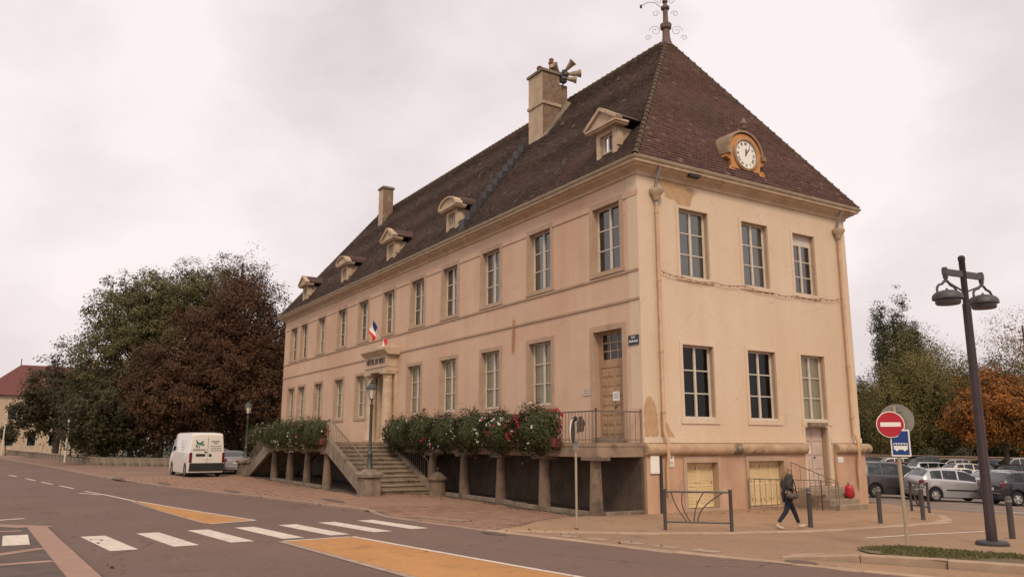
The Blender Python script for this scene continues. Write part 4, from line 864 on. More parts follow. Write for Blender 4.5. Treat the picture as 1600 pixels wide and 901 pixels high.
t, G = plate('wall_notice', 'small white notice plate right of the corner drainpipe', 'sign', EN, .92, 1.14, 1.48, 1.84, .11, 'sign_white')
b = MB(); fbox(b, G, 1.01, 1.06, .1305, .133, 1.74, 1.79); [fbox(b, G, .95, 1.11, .1305, .132, 1.53 + .05 * k, 1.545 + .05 * k) for k in range(3)]; b.build('print', MAT['letter_dark'], t)
t, G = plate('notice_sheet', 'small white sheet on the wall right of the pink side door', 'notice', EN, 9.62, 9.92, 1.52, 1.72, .11, 'paper', .006)
b = MB(); [fbox(b, G, 9.66, 9.88, .1165, .118, 1.56 + .04 * k, 1.568 + .04 * k) for k in range(3)]; b.build('print', MAT['zinc'], t)
# garland of bulbs across the end wall
t = thing('light_garland', 'string of small red and pale bulbs across the end wall', 'garland', (.08, .7, 8.0))
GP = [(.1, .72, 8.06), (.1, 1.85, 7.9), (.1, 3.35, 7.86), (.1, 5.0, 7.92), (.1, 6.5, 7.80), (.1, 7.9, 7.82), (.1, 9.3, 7.86), (.1, 10.66, 7.98)]
pts = []
for a, c in zip(GP[:-1], GP[1:]):
    for k in range(8):
        s = k / 8; pts.append((.1, a[1] + (c[1] - a[1]) * s, a[2] + (c[2] - a[2]) * s - .07 * math.sin(math.pi * s)))
pts.append(GP[-1]); off = Vector(t.location)
b = MB(); b.tube([Vector(p) - off for p in pts], .011, 4); b.build('cable', MAT['iron_dark'], t)
b = MB(); b.lathe([(.010, .0), (.02, -.02), (.022, -.045), (.008, -.065)], (0, 0, 0), 6); bms = [b.mesh('bulb', MAT[m]) for m in ('flag_red', 'lamp_glass')]
for i in range(1, len(pts) - 1, 1): link('bulb', bms[i % 2], t, Vector(pts[i]) - off)

# ---- flags above the portal
fl = thing('flag', 'tricolour flag on a pole above the portal', 'flag', (PX + .35, -.25, 7.35))
b = MB(); b.tube([(0, .2, .0), (-.1, -.35, .75), (-.18, -.75, 1.55)], .022, 6); b.build('flagpole', MAT['sign_pole'], fl)
def flagcloth(org, du, dv, cols, nm, par):
    for i, m in enumerate(cols):
        b = MB(); n = 5
        for k in range(n + 1):
            s = (i + k / n) / 3
            for j in range(6):
                q = j / 5; p = Vector(org) + Vector(du) * s + Vector(dv) * q + Vector((.07, .05, 0)) * math.sin(s * 7 + q * 3.0) * (.3 + s)
                b.v.append(tuple(p))
        b.f = [(k * 6 + j, k * 6 + 6 + j, k * 6 + 7 + j, k * 6 + 1 + j) for k in range(n) for j in range(5)]; b.m = [0] * len(b.f); b.build(nm, MAT[m], par, smooth=True)
flagcloth((-.18, -.74, 1.52), (-.03, -.22, -.80), (.07, .24, -.42), ('flag_blue', 'flag_white', 'flag_red'), 'cloth_stripe', fl)
fl2 = thing('flag', 'small drooping red and white flag just above the portal cornice', 'flag', (PX + .75, -.55, 7.25)); flagcloth((0, 0, .62), (.22, .0, -.1), (.02, -.1, -.55), ('flag_blue', 'flag_white', 'flag_red'), 'cloth_stripe', fl2)
b = MB(); b.tube([(0, .4, -.02), (0, 0, .68)], .018, 6); b.build('flagpole', MAT['sign_pole'], fl2)

# ---------------------------------------------------------------- terrace and stairs
TZ = 2.25
ter = thing('terrace', 'raised stone terrace on pillars with two stair flights along the facade', 'terrace')
TY, TF = -1.95, -4.9; SX0, SX1 = -16.5, -11.5; SXL0, SXL1 = 2 * PX - SX0, 2 * PX - SX1
def gz(x, y): return g(x, y) + pav_dz(x, y)
b = MB()
b.box(-LX, .02, TY, -.002, TZ - .12, TZ); b.box(-LX, .0, TY + .02, -.002, TZ - .45, TZ - .12)
b.build('slab', MAT['slab_stone'], ter)
b = MB(); b.box(SXL0, SX0, TF, TY - .002, TZ - .12, TZ - .002); b.box(SXL0 + .02, SX0 - .02, TF + .02, TY - .004, TZ - .45, TZ - .12); b.build('landing_slab', MAT['slab_stone'], ter)
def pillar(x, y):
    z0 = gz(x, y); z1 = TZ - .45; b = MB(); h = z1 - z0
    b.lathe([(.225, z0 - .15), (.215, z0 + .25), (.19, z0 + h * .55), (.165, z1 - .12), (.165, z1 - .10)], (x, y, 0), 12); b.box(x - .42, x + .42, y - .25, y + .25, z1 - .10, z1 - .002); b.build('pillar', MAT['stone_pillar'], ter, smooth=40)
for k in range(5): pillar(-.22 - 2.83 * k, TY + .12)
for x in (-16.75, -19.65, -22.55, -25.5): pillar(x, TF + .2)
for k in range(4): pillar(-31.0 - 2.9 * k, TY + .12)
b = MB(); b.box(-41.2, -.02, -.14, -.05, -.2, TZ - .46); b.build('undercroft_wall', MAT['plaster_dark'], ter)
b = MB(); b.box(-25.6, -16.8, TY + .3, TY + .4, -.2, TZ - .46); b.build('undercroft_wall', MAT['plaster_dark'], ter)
kq = [(-11.4 + k * 1.03, -11.4 + k * 1.03 + 1.01, TY - .02, TY + .16) for k in range(11)] + [(-25.3 + k * 1.0, -25.3 + k * 1.0 + .98, TF + .02, TF + .18) for k in range(9)] + [(-.12, .06, TY + .3 + .78 * k, TY + 1.06 + .78 * k) for k in range(2)]
for a, c, d_, e_ in kq:                              # low kerb between the pillars
    z = gz((a + c) / 2, d_); b = MB(); b.cbox(a, c, d_, e_, z - .15, z + .11, .01); b.build('kerbstone', MAT['stone_grey'], ter)
def flight(x0, x1):
    s = 1 if x1 > x0 else -1; n = 12; zb = gz(x1, -3.3); tr = abs(x1 - x0) / n; rz_ = (TZ - zb) / n
    for k in range(n):
        z = TZ - rz_ * k; xa = x0 + s * tr * k; b = MB(); xl, xr = sorted((xa - s * .02, xa + s * (tr + .05)))
        yj = .0
        if k:
            b.cbox(xl, xr, TF + .22, TY - .1, z - .06, z, .015); xo = sorted((xa - s * .02, xa + s * (tr + .05) - s * .05)); b.box(xo[0], xo[1], TF + .22, TY - .1, z - rz_ - .05, z - .06); b.build('step', MAT['step_stone'], ter)
    b = MB(); b.box(min(x0, x1 - s * .2) + (.0), max(x0, x1 - s * .2), TF + .25, TY - .12, -.2, .02) if False else None
    for y0, y1 in ((TF, TF + .20), (TY - .10, TY + .08)):
        b = MB(); e = .28; P_ = [(x0 - s * .05, TZ - .45), (x0 - s * .05, TZ + .18), (x0 + s * .15, TZ + .18), (x1 + s * .05, zb + .38), (x1 + s * .05, zb - .1), (x1 - s * .35, zb - .1)]
        P_ = P_ if s < 0 else P_[::-1]
        b.prism(P_, 'y', y0, y1); b.build('stringer', MAT['stone_grey'], ter)
    # hand rails with balusters
    for y in (TF + .1, TY - .02):
        rp = lambda t: (x0 + (x1 - x0) * t, y, TZ + .12 + (zb + .30 - TZ - .12) * t)
        rl = MB(); up = .95
        a, c = Vector(rp(.0)), Vector(rp(.93)); Z = Vector((0, 0, 1))
        rl.tube([a, a + Z * up, ], .025, 6); rl.tube([a + Z * up, c + Z * up, c + Z * (up - .08) + Vector((s * .12, 0, 0)), c + Z * (up - .35) + Vector((s * .14, 0, 0)), c + Vector((s * .14, 0, -.05))], .03, 6)
        r = rl.build('handrail', MAT['rail_iron'], ter, smooth=50)
        for k in range(1, 22):
            p = a.lerp(c, k / 22); b = MB(); b.tube([p, p + Z * (up - .01)], .011, 4); b.build('baluster', MAT['rail_iron'], r)
flight(SX0, SX1); flight(SXL0, SXL1)
def railing(a, c, n, par=ter, posts=True, h=.98):
    a = Vector((*a, TZ)); c = Vector((*c, TZ)); Z = Vector((0, 0, 1)); b = MB(); b.tube([a + Z * h, c + Z * h], .028, 6); b.tube([a + Z * .09, c + Z * .09], .016, 6); r = b.build('railing', MAT['rail_iron'], par, smooth=50)
    for k in range(n + 1):
        p = a.lerp(c, k / n); b = MB(); b.tube([p, p + Z * h], .02 if k in (0, n) else .012, 5)
        if k in (0, n): b.ball(p + Z * (h + .05), .04, 6, 5)
        b.build('baluster', MAT['rail_iron'], r)
railing((-11.6, TY + .06), (-.08, TY + .06), 64); railing((-.08, TY + .06), (-.08, -.06), 8)
railing((SXL0 + .05, TF + .1), (SX0 - .05, TF + .1), 40); railing((-41.2, TY + .06), (-27, TY + .06), 60); railing((-16.3, TY + .06), (-11.8, TY + .06), 22)
# newel posts at the foot of the stairs
for x, y in ((SX1 + .42, TF - .02), (SXL1 - .42, TF - .02)):
    z = gz(x, y); b = MB(); b.cbox(x - .36, x + .36, y - .36, y + .36, z - .1, z + .74, .03); b.cbox(x - .46, x + .46, y - .46, y + .46, z + .74, z + .95, .09); b.lathe([(.34, z + .94), (.26, z + 1.02), (.18, z + 1.06)], (x, y, 0), 12); b.build('newel_post', MAT['stone_grey'], ter, smooth=35)
x, y = -10.35, -2.2; z = gz(x, y); b = MB(); b.lathe([(.36, z - .1), (.36, z + .02), (.33, z + .1), (.33, z + .52), (.40, z + .58), (.42, z + .64), (.34, z + .72), (.26, z + .80), (.16, z + .88), (.05, z + .92)], (x, y, 0), 14); b.tube([(x, y, z + .9), (x, y, z + 1.02)], .02, 6); b.ball((x, y, z + 1.05), .045, 6, 5); b.build('stone_urn_post', MAT['stone_pillar'], ter, smooth=40)

# ---- flower boxes
def leafcloud(name, P, T, size, mat, parent, up=.0, seed=0, aspect=.6, nrm=None):
    rs = np.random.RandomState(seed); n = len(P)
    if nrm is None: nrm = P - P.mean(0); nrm = nrm / (np.abs(P - P.mean(0)).max(0) + 1e-6)
    nn = nrm / (np.linalg.norm(nrm, axis=1)[:, None] + 1e-6) + rs.normal(size=(n, 3)) * .42; nn[:, 2] += .25
    t = rs.normal(size=(n, 3)); a = np.cross(nn, t); a /= np.linalg.norm(a, axis=1)[:, None] + 1e-9
    bq = np.cross(nn, a); bq /= np.linalg.norm(bq, axis=1)[:, None] + 1e-9; sz = size * rs.uniform(.6, 1.4, n)[:, None]
    a = a * sz; bq = bq * sz * aspect
    V = np.stack([P - a * .5, P + bq * .5, P + a * .5, P - bq * .5], 1).reshape(-1, 3); me = bpy.data.meshes.new(name)
    me.vertices.add(4 * n); me.vertices.foreach_set('co', V.ravel()); me.loops.add(4 * n); me.loops.foreach_set('vertex_index', np.arange(4 * n)); me.polygons.add(n); me.polygons.foreach_set('loop_start', np.arange(n) * 4)
    me.update(calc_edges=True); at = me.attributes.new('tint', 'FLOAT', 'POINT'); at.data.foreach_set('value', np.repeat(np.clip(T, 0, 1), 4)); me.materials.append(MAT[mat])
    return link(name, me, parent)
def shellpts(rs, n, r, c=(0, 0, 0), inner=.55):
    d = rs.normal(size=(n, 3)); d /= np.linalg.norm(d, axis=1)[:, None]; k = rs.uniform(inner ** 3, 1, n) ** (1 / 3)
    lump = 1 + .16 * np.sin(d[:, 0] * 5 + c[0]) * np.cos(d[:, 2] * 4 + c[1]) + .10 * np.sin(d[:, 1] * 9 + d[:, 0] * 7)
    return d * (k * lump)[:, None] * np.array(r) + np.array(c), d
def planter(x, y, z, label, group, hl, mix, seed, rz=.72, nleaf=2600):
    rs = np.random.RandomState(seed); t = thing('flower_planter', label, 'planter', (x, y, z), 0, group)
    b = MB(); b.cbox(-hl, hl, -.16, .16, -.12, .16, .02); b.build('trough', MAT['box_red'], t)
    nleaf *= 2; P, d = shellpts(rs, nleaf, (hl * 1.12, .62, rz), (0, -.06, rz * .48), .5); T = np.clip(.38 + rs.normal(0, .17, nleaf), 0, 1)
    tag(leafcloud('foliage', P, T, .085, 'leaf_box', t, seed=seed), kind='stuff')
    # hanging and rising sprigs
    m = 900; P2, d2 = shellpts(rs, m, (hl * 1.22, .74, rz * 1.15), (0, -.06, rz * .48), .92); tag(leafcloud('sprigs', P2, rs.uniform(.3, .8, m), .075, 'leaf_box', t, seed=seed + 1, aspect=.35), kind='stuff')
    for nm, frac, tv, ns in (('white_flowers', mix[0], .1, .075), ('pink_flowers', mix[1], 1.0, .10)):
        m = int(frac)
        if m:
            P3, d3 = shellpts(rs, m * 3, (hl * 1.16, .68, rz * 1.04), (0, -.06, rz * .48), .97)
            # flowers come in drifts
            ctr = rs.normal(size=(5, 3)); ctr /= np.linalg.norm(ctr, axis=1)[:, None]; sc = (d3 @ ctr.T).max(1); P3 = P3[np.argsort(-sc)[:m]]
            P3 = np.repeat(P3, 4, 0) + rs.normal(0, .02, (len(P3) * 4, 3)); tag(leafcloud(nm, P3, np.full(len(P3), tv) + rs.uniform(-.1, .1, len(P3)), ns * .8, 'petal', t, seed=seed + 3, aspect=.9), kind='stuff')
RW = [(-2.95, (18, 120), 'bushy planter with a big splash of crimson geraniums, nearest the terrace door'), (-5.2, (55, 8), 'planter full of white blooms, second from the terrace door'), (-7.4, (45, 16), 'planter of white and pink blooms, third from the terrace door'), (-9.6, (50, 2), 'green planter with white blooms, fourth from the terrace door'), (-11.9, (26, 7), 'planter with a few pink blooms, fifth from the terrace door'), (-14.2, (16, 1), 'leafy planter with few blooms beside the stair top, right of the portal')]
for i, (x, mixv, lb) in enumerate(RW): planter(x, TY - .22, TZ - .02, lb, 'flower planters along the right terrace edge', 1.16, mixv, 20 + i, .80 if i % 2 else .88, 3400)
for i, (x, mixv, lb) in enumerate([(-17.6, (18, 34), 'planter with red blooms at the right end of the front landing'), (-19.9, (25, 5), 'planter of pale blooms, second along the front landing'), (-22.2, (25, 2), 'pale leafy planter, third along the front landing'), (-24.5, (25, 1), 'pale leafy planter at the far end of the front landing')]): planter(x, TF - .15, TZ, lb, 'flower planters along the front landing', 1.18, mixv, 40 + i, .78, 2400)
for i, x in enumerate((-28, -31, -34, -37, -40)): planter(x, TY - .2, TZ, 'pale flowering planter on the far left wing of the terrace, ' + ['first', 'second', 'third', 'fourth', 'last'][i] + ' past the landing', 'flower planters along the far terrace wing', 1.55, (28, 2), 50 + i, .78, 1500)

# ---- stair lamps (old style lanterns)
def old_lamp(x, y, z, H, label):
    t = thing('street_lamp', label, 'street lamp', (x, y, z), 0, 'old style lantern lamps'); b = MB()
    b.lathe([(.15, 0), (.15, .05), (.11, .12), (.10, .55), (.12, .60), (.085, .66), (.065, .75), (.055, H - 1.05), (.08, H - 1.02), (.08, H - .98), (.04, H - .94), (.04, H - .80), (.10, H - .74)], (0, 0, 0), 10); b.build('post', MAT['lamp_green'], t, smooth=40)
    b = MB(); b.lathe([(.10, H - .74), (.19, H - .34)], (0, 0, 0), 6); b.build('lantern_glass', MAT['lamp_glass'], t)
    b = MB(); b.lathe([(.24, H - .34), (.25, H - .31), (.17, H - .18), (.10, H - .12), (.11, H - .08), (.05, H - .05), (.06, H)], (0, 0, 0), 10)
    for k in range(6): a = k * math.pi / 3; b.tube([(.10 * math.cos(a), .10 * math.sin(a), H - .74), (.195 * math.cos(a), .195 * math.sin(a), H - .33)], .012, 4)
    b.build('lantern_cap', MAT['lamp_green'], t, smooth=40)
old_lamp(SX1 + .42, TF - .02, gz(SX1 + .42, TF) + 1.05, 3.55, 'green lantern lamp on the stone post at the near stair foot')
old_lamp(SXL1 - .42, TF - .02, gz(SXL1, TF) + 1.05, 3.45, 'lantern lamp on the stone post at the far left stair foot')
# ---------------------------------------------------------------- side door steps, railing, bag
st = thing('door_steps', 'four worn stone steps up to the pink side door', 'steps', (.1, 6.7, 0))
for k, (x1, z) in enumerate(((1.0, .64), (1.37, .48), (1.74, .32), (2.12, .16))):
    b = MB(); y0 = -.05 + .04 * k; y1 = 1.85 - .07 * k
    if k == 0: b.cbox(.02, x1 - .1, y0, 2.5, -.1, z, .02)
    else: b.cbox(.02, x1 - .1, y0, y1, -.15, z, .02)
    b.build('step', MAT['step_stone'], st)
rl = thing('step_railing', 'thin iron railing beside the stone side door steps', 'railing', (0, 0, 0))
def bars(pl, h0, h1, n, t, bot=True):
    A, B = Vector(pl[0]), Vector(pl[1]); b = MB(); Z = Vector((0, 0, 1)); b.tube([A + Z * h0, B + Z * h1], .016, 5)
    if bot: b.tube([A + Z * .07, B + Z * .07], .012, 5)
    b.build('rail', MAT['rail_iron'], t)
    for k in range(n + 1):
        p = A.lerp(B, k / n); b = MB(); b.tube([p, p + Z * (h0 + (h1 - h0) * k / n)], .018 if k in (0, n) else .010, 5); b.build('bar', MAT['rail_iron'], t)
bars([(.22, 4.5, .03), (1.9, 6.15, .0)], 1.0, 1.0, 13, rl); bars([(1.9, 6.15, .0), (2.25, 6.45, -.02)], 1.0, .95, 2, rl); bars([(.25, 6.72, .64), (2.15, 6.72, .14)], .92, .80, 5, rl, False)
bg_ = thing('red_bag', 'red bag left standing on the side steps below the drainpipe', 'bag', (1.50, 8.22, .32), R_(25))
b = MB(); b.ball((0, 0, .24), (.14, .19, .27), 12, 8)
for i, (x, y, z) in enumerate(b.v): b.v[i] = (max(-.13, min(.13, x * 1.35)), max(-.17, min(.17, y * 1.35)), max(min(z, .46), .0))
b.build('body', MAT['sign_red'], bg_, smooth=True); b = MB(); b.ball((.10, .02, .17), (.07, .12, .13), 10, 6); b.build('front_pocket', MAT['box_red'], bg_, smooth=True)
b = MB(); b.tube([(-.03, -.06, .46), (-.03, -.04, .54), (-.03, .04, .54), (-.03, .06, .46)], .015, 5); b.build('carry_loop', MAT['box_red'], bg_)

# ---------------------------------------------------------------- street furniture
def barrier(x, y, rz, L_, label):
    t = thing('pedestrian_barrier', label, 'barrier', (x, y, g(x, y) + .012), rz, 'curved-bar pedestrian barriers'); m = MAT['furniture_grey']; H = 1.0
    for s in (0, L_):
        b = MB(); b.lathe([(.045, -.1), (.045, H - .03), (.05, H - .02), (.05, H), (.035, H + .015)], (s, 0, 0), 10); b.build('post', m, t, smooth=40)
    for z, r in ((H - .06, .024), (.20, .022)): b = MB(); b.tube([(0, 0, z), (L_, 0, z)], r, 8); b.build('rail', m, t, smooth=40)
    for x0, x1, bow in ((.10, .34, -.03), (.28, .39, -.05), (.60, .44, -.04), (.90, .49, -.10)):
        pts = []
        for k in range(11):
            q = k / 10; xx = x0 + (x1 - x0) * q; nrm_ = math.sin(math.pi * q) * bow; pts.append(((xx + nrm_ * (1 if x0 > .5 else 1.2)) * L_, 0, .94 - .74 * q))
        b = MB(); b.tube(pts, .017, 6); b.build('curved_bar', m, t, smooth=50)
a0 = math.atan2(-2.0 + 3.12, 5.35 - 4.25)
barrier(4.25, -3.12, a0, 1.62, 'grey barrier with fanned curved bars in front of the yellow shutter')
barrier(3.2, 9.16, math.atan2(8.78 - 9.16, 4.02 - 3.2), .95, 'short grey barrier beside the silver car at the kerb tip')
def bollard(x, y, label):
    t = thing('bollard', label, 'bollard', (x, y, g(x, y) + .012), 0, 'grey steel bollards'); b = MB()
    b.lathe([(.062, -.1), (.062, .86), (.066, .87), (.066, .93), (.060, .97), (.045, 1.0)], (0, 0, 0), 12); b.build('post', MAT['furniture_grey'], t, smooth=40)
    b = MB(); b.lathe([(.067, .88), (.0675, .885), (.0675, .915), (.067, .92)], (0, 0, 0), 12); b.build('collar', MAT['zinc'], t)
bollard(5.56, .80, 'grey bollard just in front of the walking woman'); bollard(5.72, 3.59, 'grey bollard below the building corner by the steps'); bollard(5.61, 5.85, 'grey bollard on the kerb tip before the silver car'); bollard(10.48, 1.09, 'grey bollard to the right of the tall street lamp')
# twin-headed lamp
x, y = 10.98, -.68; t = thing('street_lamp', 'tall plum coloured street lamp with two hanging bowl lanterns', 'street lamp', (x, y, g(x, y) + .13))
b = MB(); b.lathe([(.30, -.1), (.30, .05), (.27, .085), (.14, .09)], (0, 0, 0), 16); b.build('base', MAT['iron_dark'], t, smooth=40)
b = MB(); b.lathe([(.100, .08), (.100, .42), (.097, .43), (.080, 4.80), (.080, 4.83), (.062, 4.85), (.062, 5.76), (.07, 5.77), (.07, 5.84), (.04, 5.87)], (0, 0, 0), 14); b.build('mast', MAT['mast_plum'], t, smooth=40)
ad = Vector((.95, .32, 0)).normalized()
ad = Vector((.10, .99, 0)).normalized()
b = MB(); k0 = 0; b.box(-.64, .64, -.035, .035, 5.40, 5.53); b.xf(k0, Matrix.Rotation(math.atan2(ad.y, ad.x), 4, 'Z')); b.build('cross_arm', MAT['furniture_grey'], t)
b = MB(); b.tube([ad * -.6 + Vector((0, 0, 5.28)), Vector((0, 0, 5.08)), ad * .6 + Vector((0, 0, 5.28))], .02, 6); b.build('brace', MAT['furniture_grey'], t)
for s in (-1, 1):
    c = ad * (.58 * s); b = MB(); Z = Vector((0, 0, 1))
    b.lathe([(.05, 5.56), (.05, 5.34), (.035, 5.31), (.045, 5.25)], (c.x, c.y, 0), 10)
    for q in (-1, 1): b.tube([c + ad * (q * .05) + Z * 5.27, c + ad * (q * .13) + Z * 5.20, c + ad * (q * .24) + Z * 5.17, c + ad * (q * .305) + Z * 5.10, c + ad * (q * .305) + Z * 4.93], .027, 6)
    h = b.build('lantern_yoke', MAT['furniture_grey'], t, smooth=45)
    b = MB(); b.lathe([(.02, 5.12), (.03, 5.08), (.12, 5.07), (.23, 5.03), (.28, 4.98), (.295, 4.93), (.295, 4.885), (.24, 4.875), (.24, 4.81), (.22, 4.78), (.08, 4.77)], (c.x, c.y, 0), 20); b.build('lantern_bowl', MAT['furniture_grey'], t, smooth=35)
# sign pole
x, y = 10.27, -2.38; t = thing('traffic_sign_post', 'no-entry disc above a blue bus stop panel on one tan pole', 'traffic sign', (x, y, g(x, y) + .1))
fdir = R_(-57.6); toc = Vector((math.cos(fdir), math.sin(fdir), 0)); rgt = Vector((-toc.y, toc.x, 0))
b = MB(); b.tube([(0, 0, -.2), (-.03 * rgt.x, -.03 * rgt.y, 2.72)], .035, 8); b.build('pole', MAT['sign_pole'], t, smooth=50)
def disc(cen, nrm, r, th, mat, name, par, n=28):
    b = MB(); b.lathe([(r, -th / 2), (r, th / 2)], (0, 0, 0), n); b.xf(0, Matrix.Translation(cen) @ Vector(nrm).to_track_quat('Z', 'Y').to_matrix().to_4x4()); return b.build(name, MAT[mat], par)
na = (toc + rgt * .10).normalized(); c0 = toc * .07 - rgt * .12 + Vector((0, 0, 2.36))
ds = disc(c0, na, .26, .012, 'sign_white', 'no_entry_disc', t); disc(c0 + na * .008, na, .243, .012, 'sign_red', 'red_field', ds)
b = MB(); b.box(-.185, .185, -.042, .042, -.007, .007); b.xf(0, Matrix.Translation(c0 + na * .012) @ Matrix((((-na.y), 0, na.x, 0), (na.x, 0, na.y, 0), (0, 1, 0, 0), (0, 0, 0, 1)))); b.build('white_bar', MAT['sign_white'], ds)
nb = (-toc + rgt * .25).normalized(); bk = disc(-toc * .07 + Vector((0, 0, 2.44)), nb, .325, .014, 'sign_back', 'turned_away_disc', t)
b = MB(); b.box(-.2, .2, -.02, .02, -.012, .012); b.xf(0, Matrix.Translation(-toc * .045 + Vector((0, 0, 2.62))) @ Matrix.Rotation(math.atan2(rgt.y, rgt.x), 4, 'Z')); b.build('clamp', MAT['zinc'], t)
nbz = (toc - rgt * .12).normalized(); rz_ = Vector((-nbz.y, nbz.x, 0)); PM = Matrix(((rz_.x, nbz.x, 0, 0), (rz_.y, nbz.y, 0, 0), (0, 0, 1, 0), (0, 0, 0, 1)))
pc = Matrix.Translation(toc * .06 + Vector((0, 0, 1.74)) + rgt * .03) @ PM
def pbox(nm, mat, x0, x1, y0, y1, z0, z1, par): b = MB(); b.box(x0, x1, y0, y1, z0, z1); b.xf(0, pc); return b.build(nm, MAT[mat], par)
bp_ = pbox('bus_panel', 'sign_white', -.175, .175, -.03, .0, 0, .52, t); pbox('blue_field', 'sign_blue', -.15, .15, .001, .006, .03, .49, bp_)
bus = MB(); bus.box(-.125, .125, .007, .009, .13, .255); bus.xf(0, pc); bus.build('bus_body', MAT['sign_white'], bp_)
bus = MB(); [bus.box(-.118 + .048 * k, -.08 + .048 * k, .0095, .011, .205, .24) for k in range(5)]; bus.xf(0, pc); bus.build('bus_windows', MAT['sign_blue'], bp_)
for xx in (-.07, .07): bus = MB(); bus.lathe([(.024, .0072), (.024, .0092)], (xx, 0, .125), 12, 'y'); bus.xf(0, pc); bus.build('bus_wheel', MAT['sign_white'], bp_)
# thin pole with an edge-on sign in front of the terrace
x, y = 3.03, -4.99; t = thing('sign_post', 'thin tan pole with a round sign seen edge-on before the terrace', 'sign post', (x, y, g(x, y) + .012))
b = MB(); b.tube([(0, 0, -.1), (0, 0, 2.72)], .03, 8); b.build('pole', MAT['sign_pole'], t, smooth=50); b = MB(); b.lathe([(.06, 0), (.05, .03)], (0, 0, 0), 10); b.build('foot', MAT['iron_dark'], t)
vw = Vector((.804, -.594, 0)); en_n = (Vector((-vw.y, vw.x, 0)) * -1 - vw * .22).normalized()
dd = disc(en_n * .07 + Vector((0, 0, 2.42)), en_n, .31, .02, 'sign_white', 'round_sign', t); disc(en_n * .045 + Vector((0, 0, 2.42)), en_n, .30, .02, 'iron_dark', 'sign_rear', t)
b = MB(); b.box(-.04, .05, -.05, .05, 1.95, 2.2); b.xf(0, Matrix.Rotation(fdir, 4, 'Z')); b.build('small_box', MAT['zinc'], t); b = MB(); b.lathe([(.04, 2.7), (.05, 2.74), (.05, 2.8), (.02, 2.82)], (0, 0, 0), 8); b.build('cap', MAT['black_paint'], t)

# ---------------------------------------------------------------- vehicles
def wheel_meshes(r, wd, alloy):
    b = MB(); b.lathe([(r * .62, -wd / 2), (r * .9, -wd / 2), (r, -wd / 2 + .03), (r, wd / 2 - .03), (r * .9, wd / 2), (r * .62, wd / 2)], (0, 0, 0), 20, 'y', False); ty = b.mesh('tyre', MAT['tyre'], smooth=40)
    b = MB(); b.lathe([(r * .63, wd / 2 - .01), (r * .58, wd / 2 - .03), (r * .54, wd / 2 - .05)], (0, 0, 0), 20, 'y', False); b.lathe([(r * .17, wd / 2 - .01), (r * .12, wd / 2 - .002)], (0, 0, 0), 10, 'y')
    for k in range(5):
        k0 = len(b.v); b.box(r * .08, r * .60, wd / 2 - .045, wd / 2 - .012, -r * .085, r * .085); b.xf(k0, Matrix.Rotation(k * 2 * math.pi / 5 + .3, 4, 'Y'))
    b.lathe([(r * .56, wd / 2 - .07), (.02, wd / 2 - .07)], (0, 0, 0), 16, 'y', False); rm = b.mesh('rim', MAT['alloy' if alloy else 'zinc'], smooth=35)
    return ty, rm
WHEEL = {}
HATCH = dict(L=3.95, W=1.68, H=1.44, ax=(.17, .80), r=.30, top=[(0, .52), (.005, .78), (.02, .98), (.05, 1.10), (.12, 1.36), (.18, 1.42), (.30, 1.44), (.45, 1.44), (.56, 1.38), (.63, 1.24), (.745, .98), (.80, .93), (.90, .84), (.965, .72), (.995, .55), (1, .42)], belt=[(0, .92), (.06, .98), (.4, .93), (.72, .88), (1, .80)], glass=dict(rear=(.05, .15), front=(.55, .745), sides=[(.13, .26), (.275, .44), (.46, .66)]))
ESTATE = dict(L=4.5, W=1.75, H=1.46, ax=(.19, .81), r=.31, top=[(0, .52), (.005, .80), (.015, 1.0), (.04, 1.14), (.09, 1.40), (.15, 1.46), (.35, 1.46), (.5, 1.44), (.58, 1.37), (.64, 1.22), (.735, .97), (.80, .92), (.91, .83), (.97, .70), (.996, .55), (1, .42)], belt=[(0, .92), (.05, .97), (.4, .94), (.72, .89), (1, .8)], glass=dict(rear=(.04, .11), front=(.57, .735), sides=[(.10, .24), (.255, .43), (.445, .65)]))
MPV = dict(L=4.05, W=1.78, H=1.68, ax=(.17, .81), r=.31, top=[(0, .52), (.004, .80), (.01, 1.0), (.03, 1.25), (.06, 1.55), (.11, 1.66), (.25, 1.68), (.45, 1.68), (.58, 1.60), (.66, 1.40), (.76, 1.08), (.82, 1.00), (.92, .88), (.97, .74), (.996, .56), (1, .42)], belt=[(0, 1.0), (.05, 1.04), (.4, 1.02), (.72, .96), (1, .84)], glass=dict(rear=(.02, .07), front=(.58, .76), sides=[(.10, .25), (.27, .46), (.48, .68)]))
SEDAN = dict(L=4.4, W=1.72, H=1.42, ax=(.20, .81), r=.30, top=[(0, .50), (.005, .78), (.015, .94), (.06, 1.0), (.16, 1.03), (.24, 1.22), (.31, 1.37), (.40, 1.42), (.50, 1.41), (.58, 1.34), (.64, 1.20), (.72, .96), (.80, .91), (.91, .82), (.97, .70), (.996, .55), (1, .42)], belt=[(0, .90), (.2, .95), (.5, .92), (.72, .88), (1, .8)], glass=dict(rear=(.165, .305), front=(.56, .72), sides=[(.26, .42), (.435, .65)]))
VAN = dict(L=4.95, W=1.96, H=2.46, ax=(.17, .80), r=.36, top=[(0, .50), (.002, 1.2), (.004, 2.0), (.012, 2.32), (.03, 2.42), (.10, 2.46), (.4, 2.47), (.66, 2.46), (.73, 2.40), (.77, 2.22), (.885, 1.40), (.92, 1.28), (.965, 1.10), (.992, .85), (1, .45)], belt=[(0, 1.36), (.6, 1.36), (.85, 1.30), (1, .9)], glass=dict(rear=None, front=(.765, .885), sides=[(.68, .84)]), boxy=True)
def interp(pts, x):
    for (a, b_), (c, d) in zip(pts[:-1], pts[1:]):
        if a <= x <= c: return b_ + (d - b_) * (x - a) / (c - a + 1e-9)
    return pts[-1][1] if x > pts[-1][0] else pts[0][1]
CARM = {}
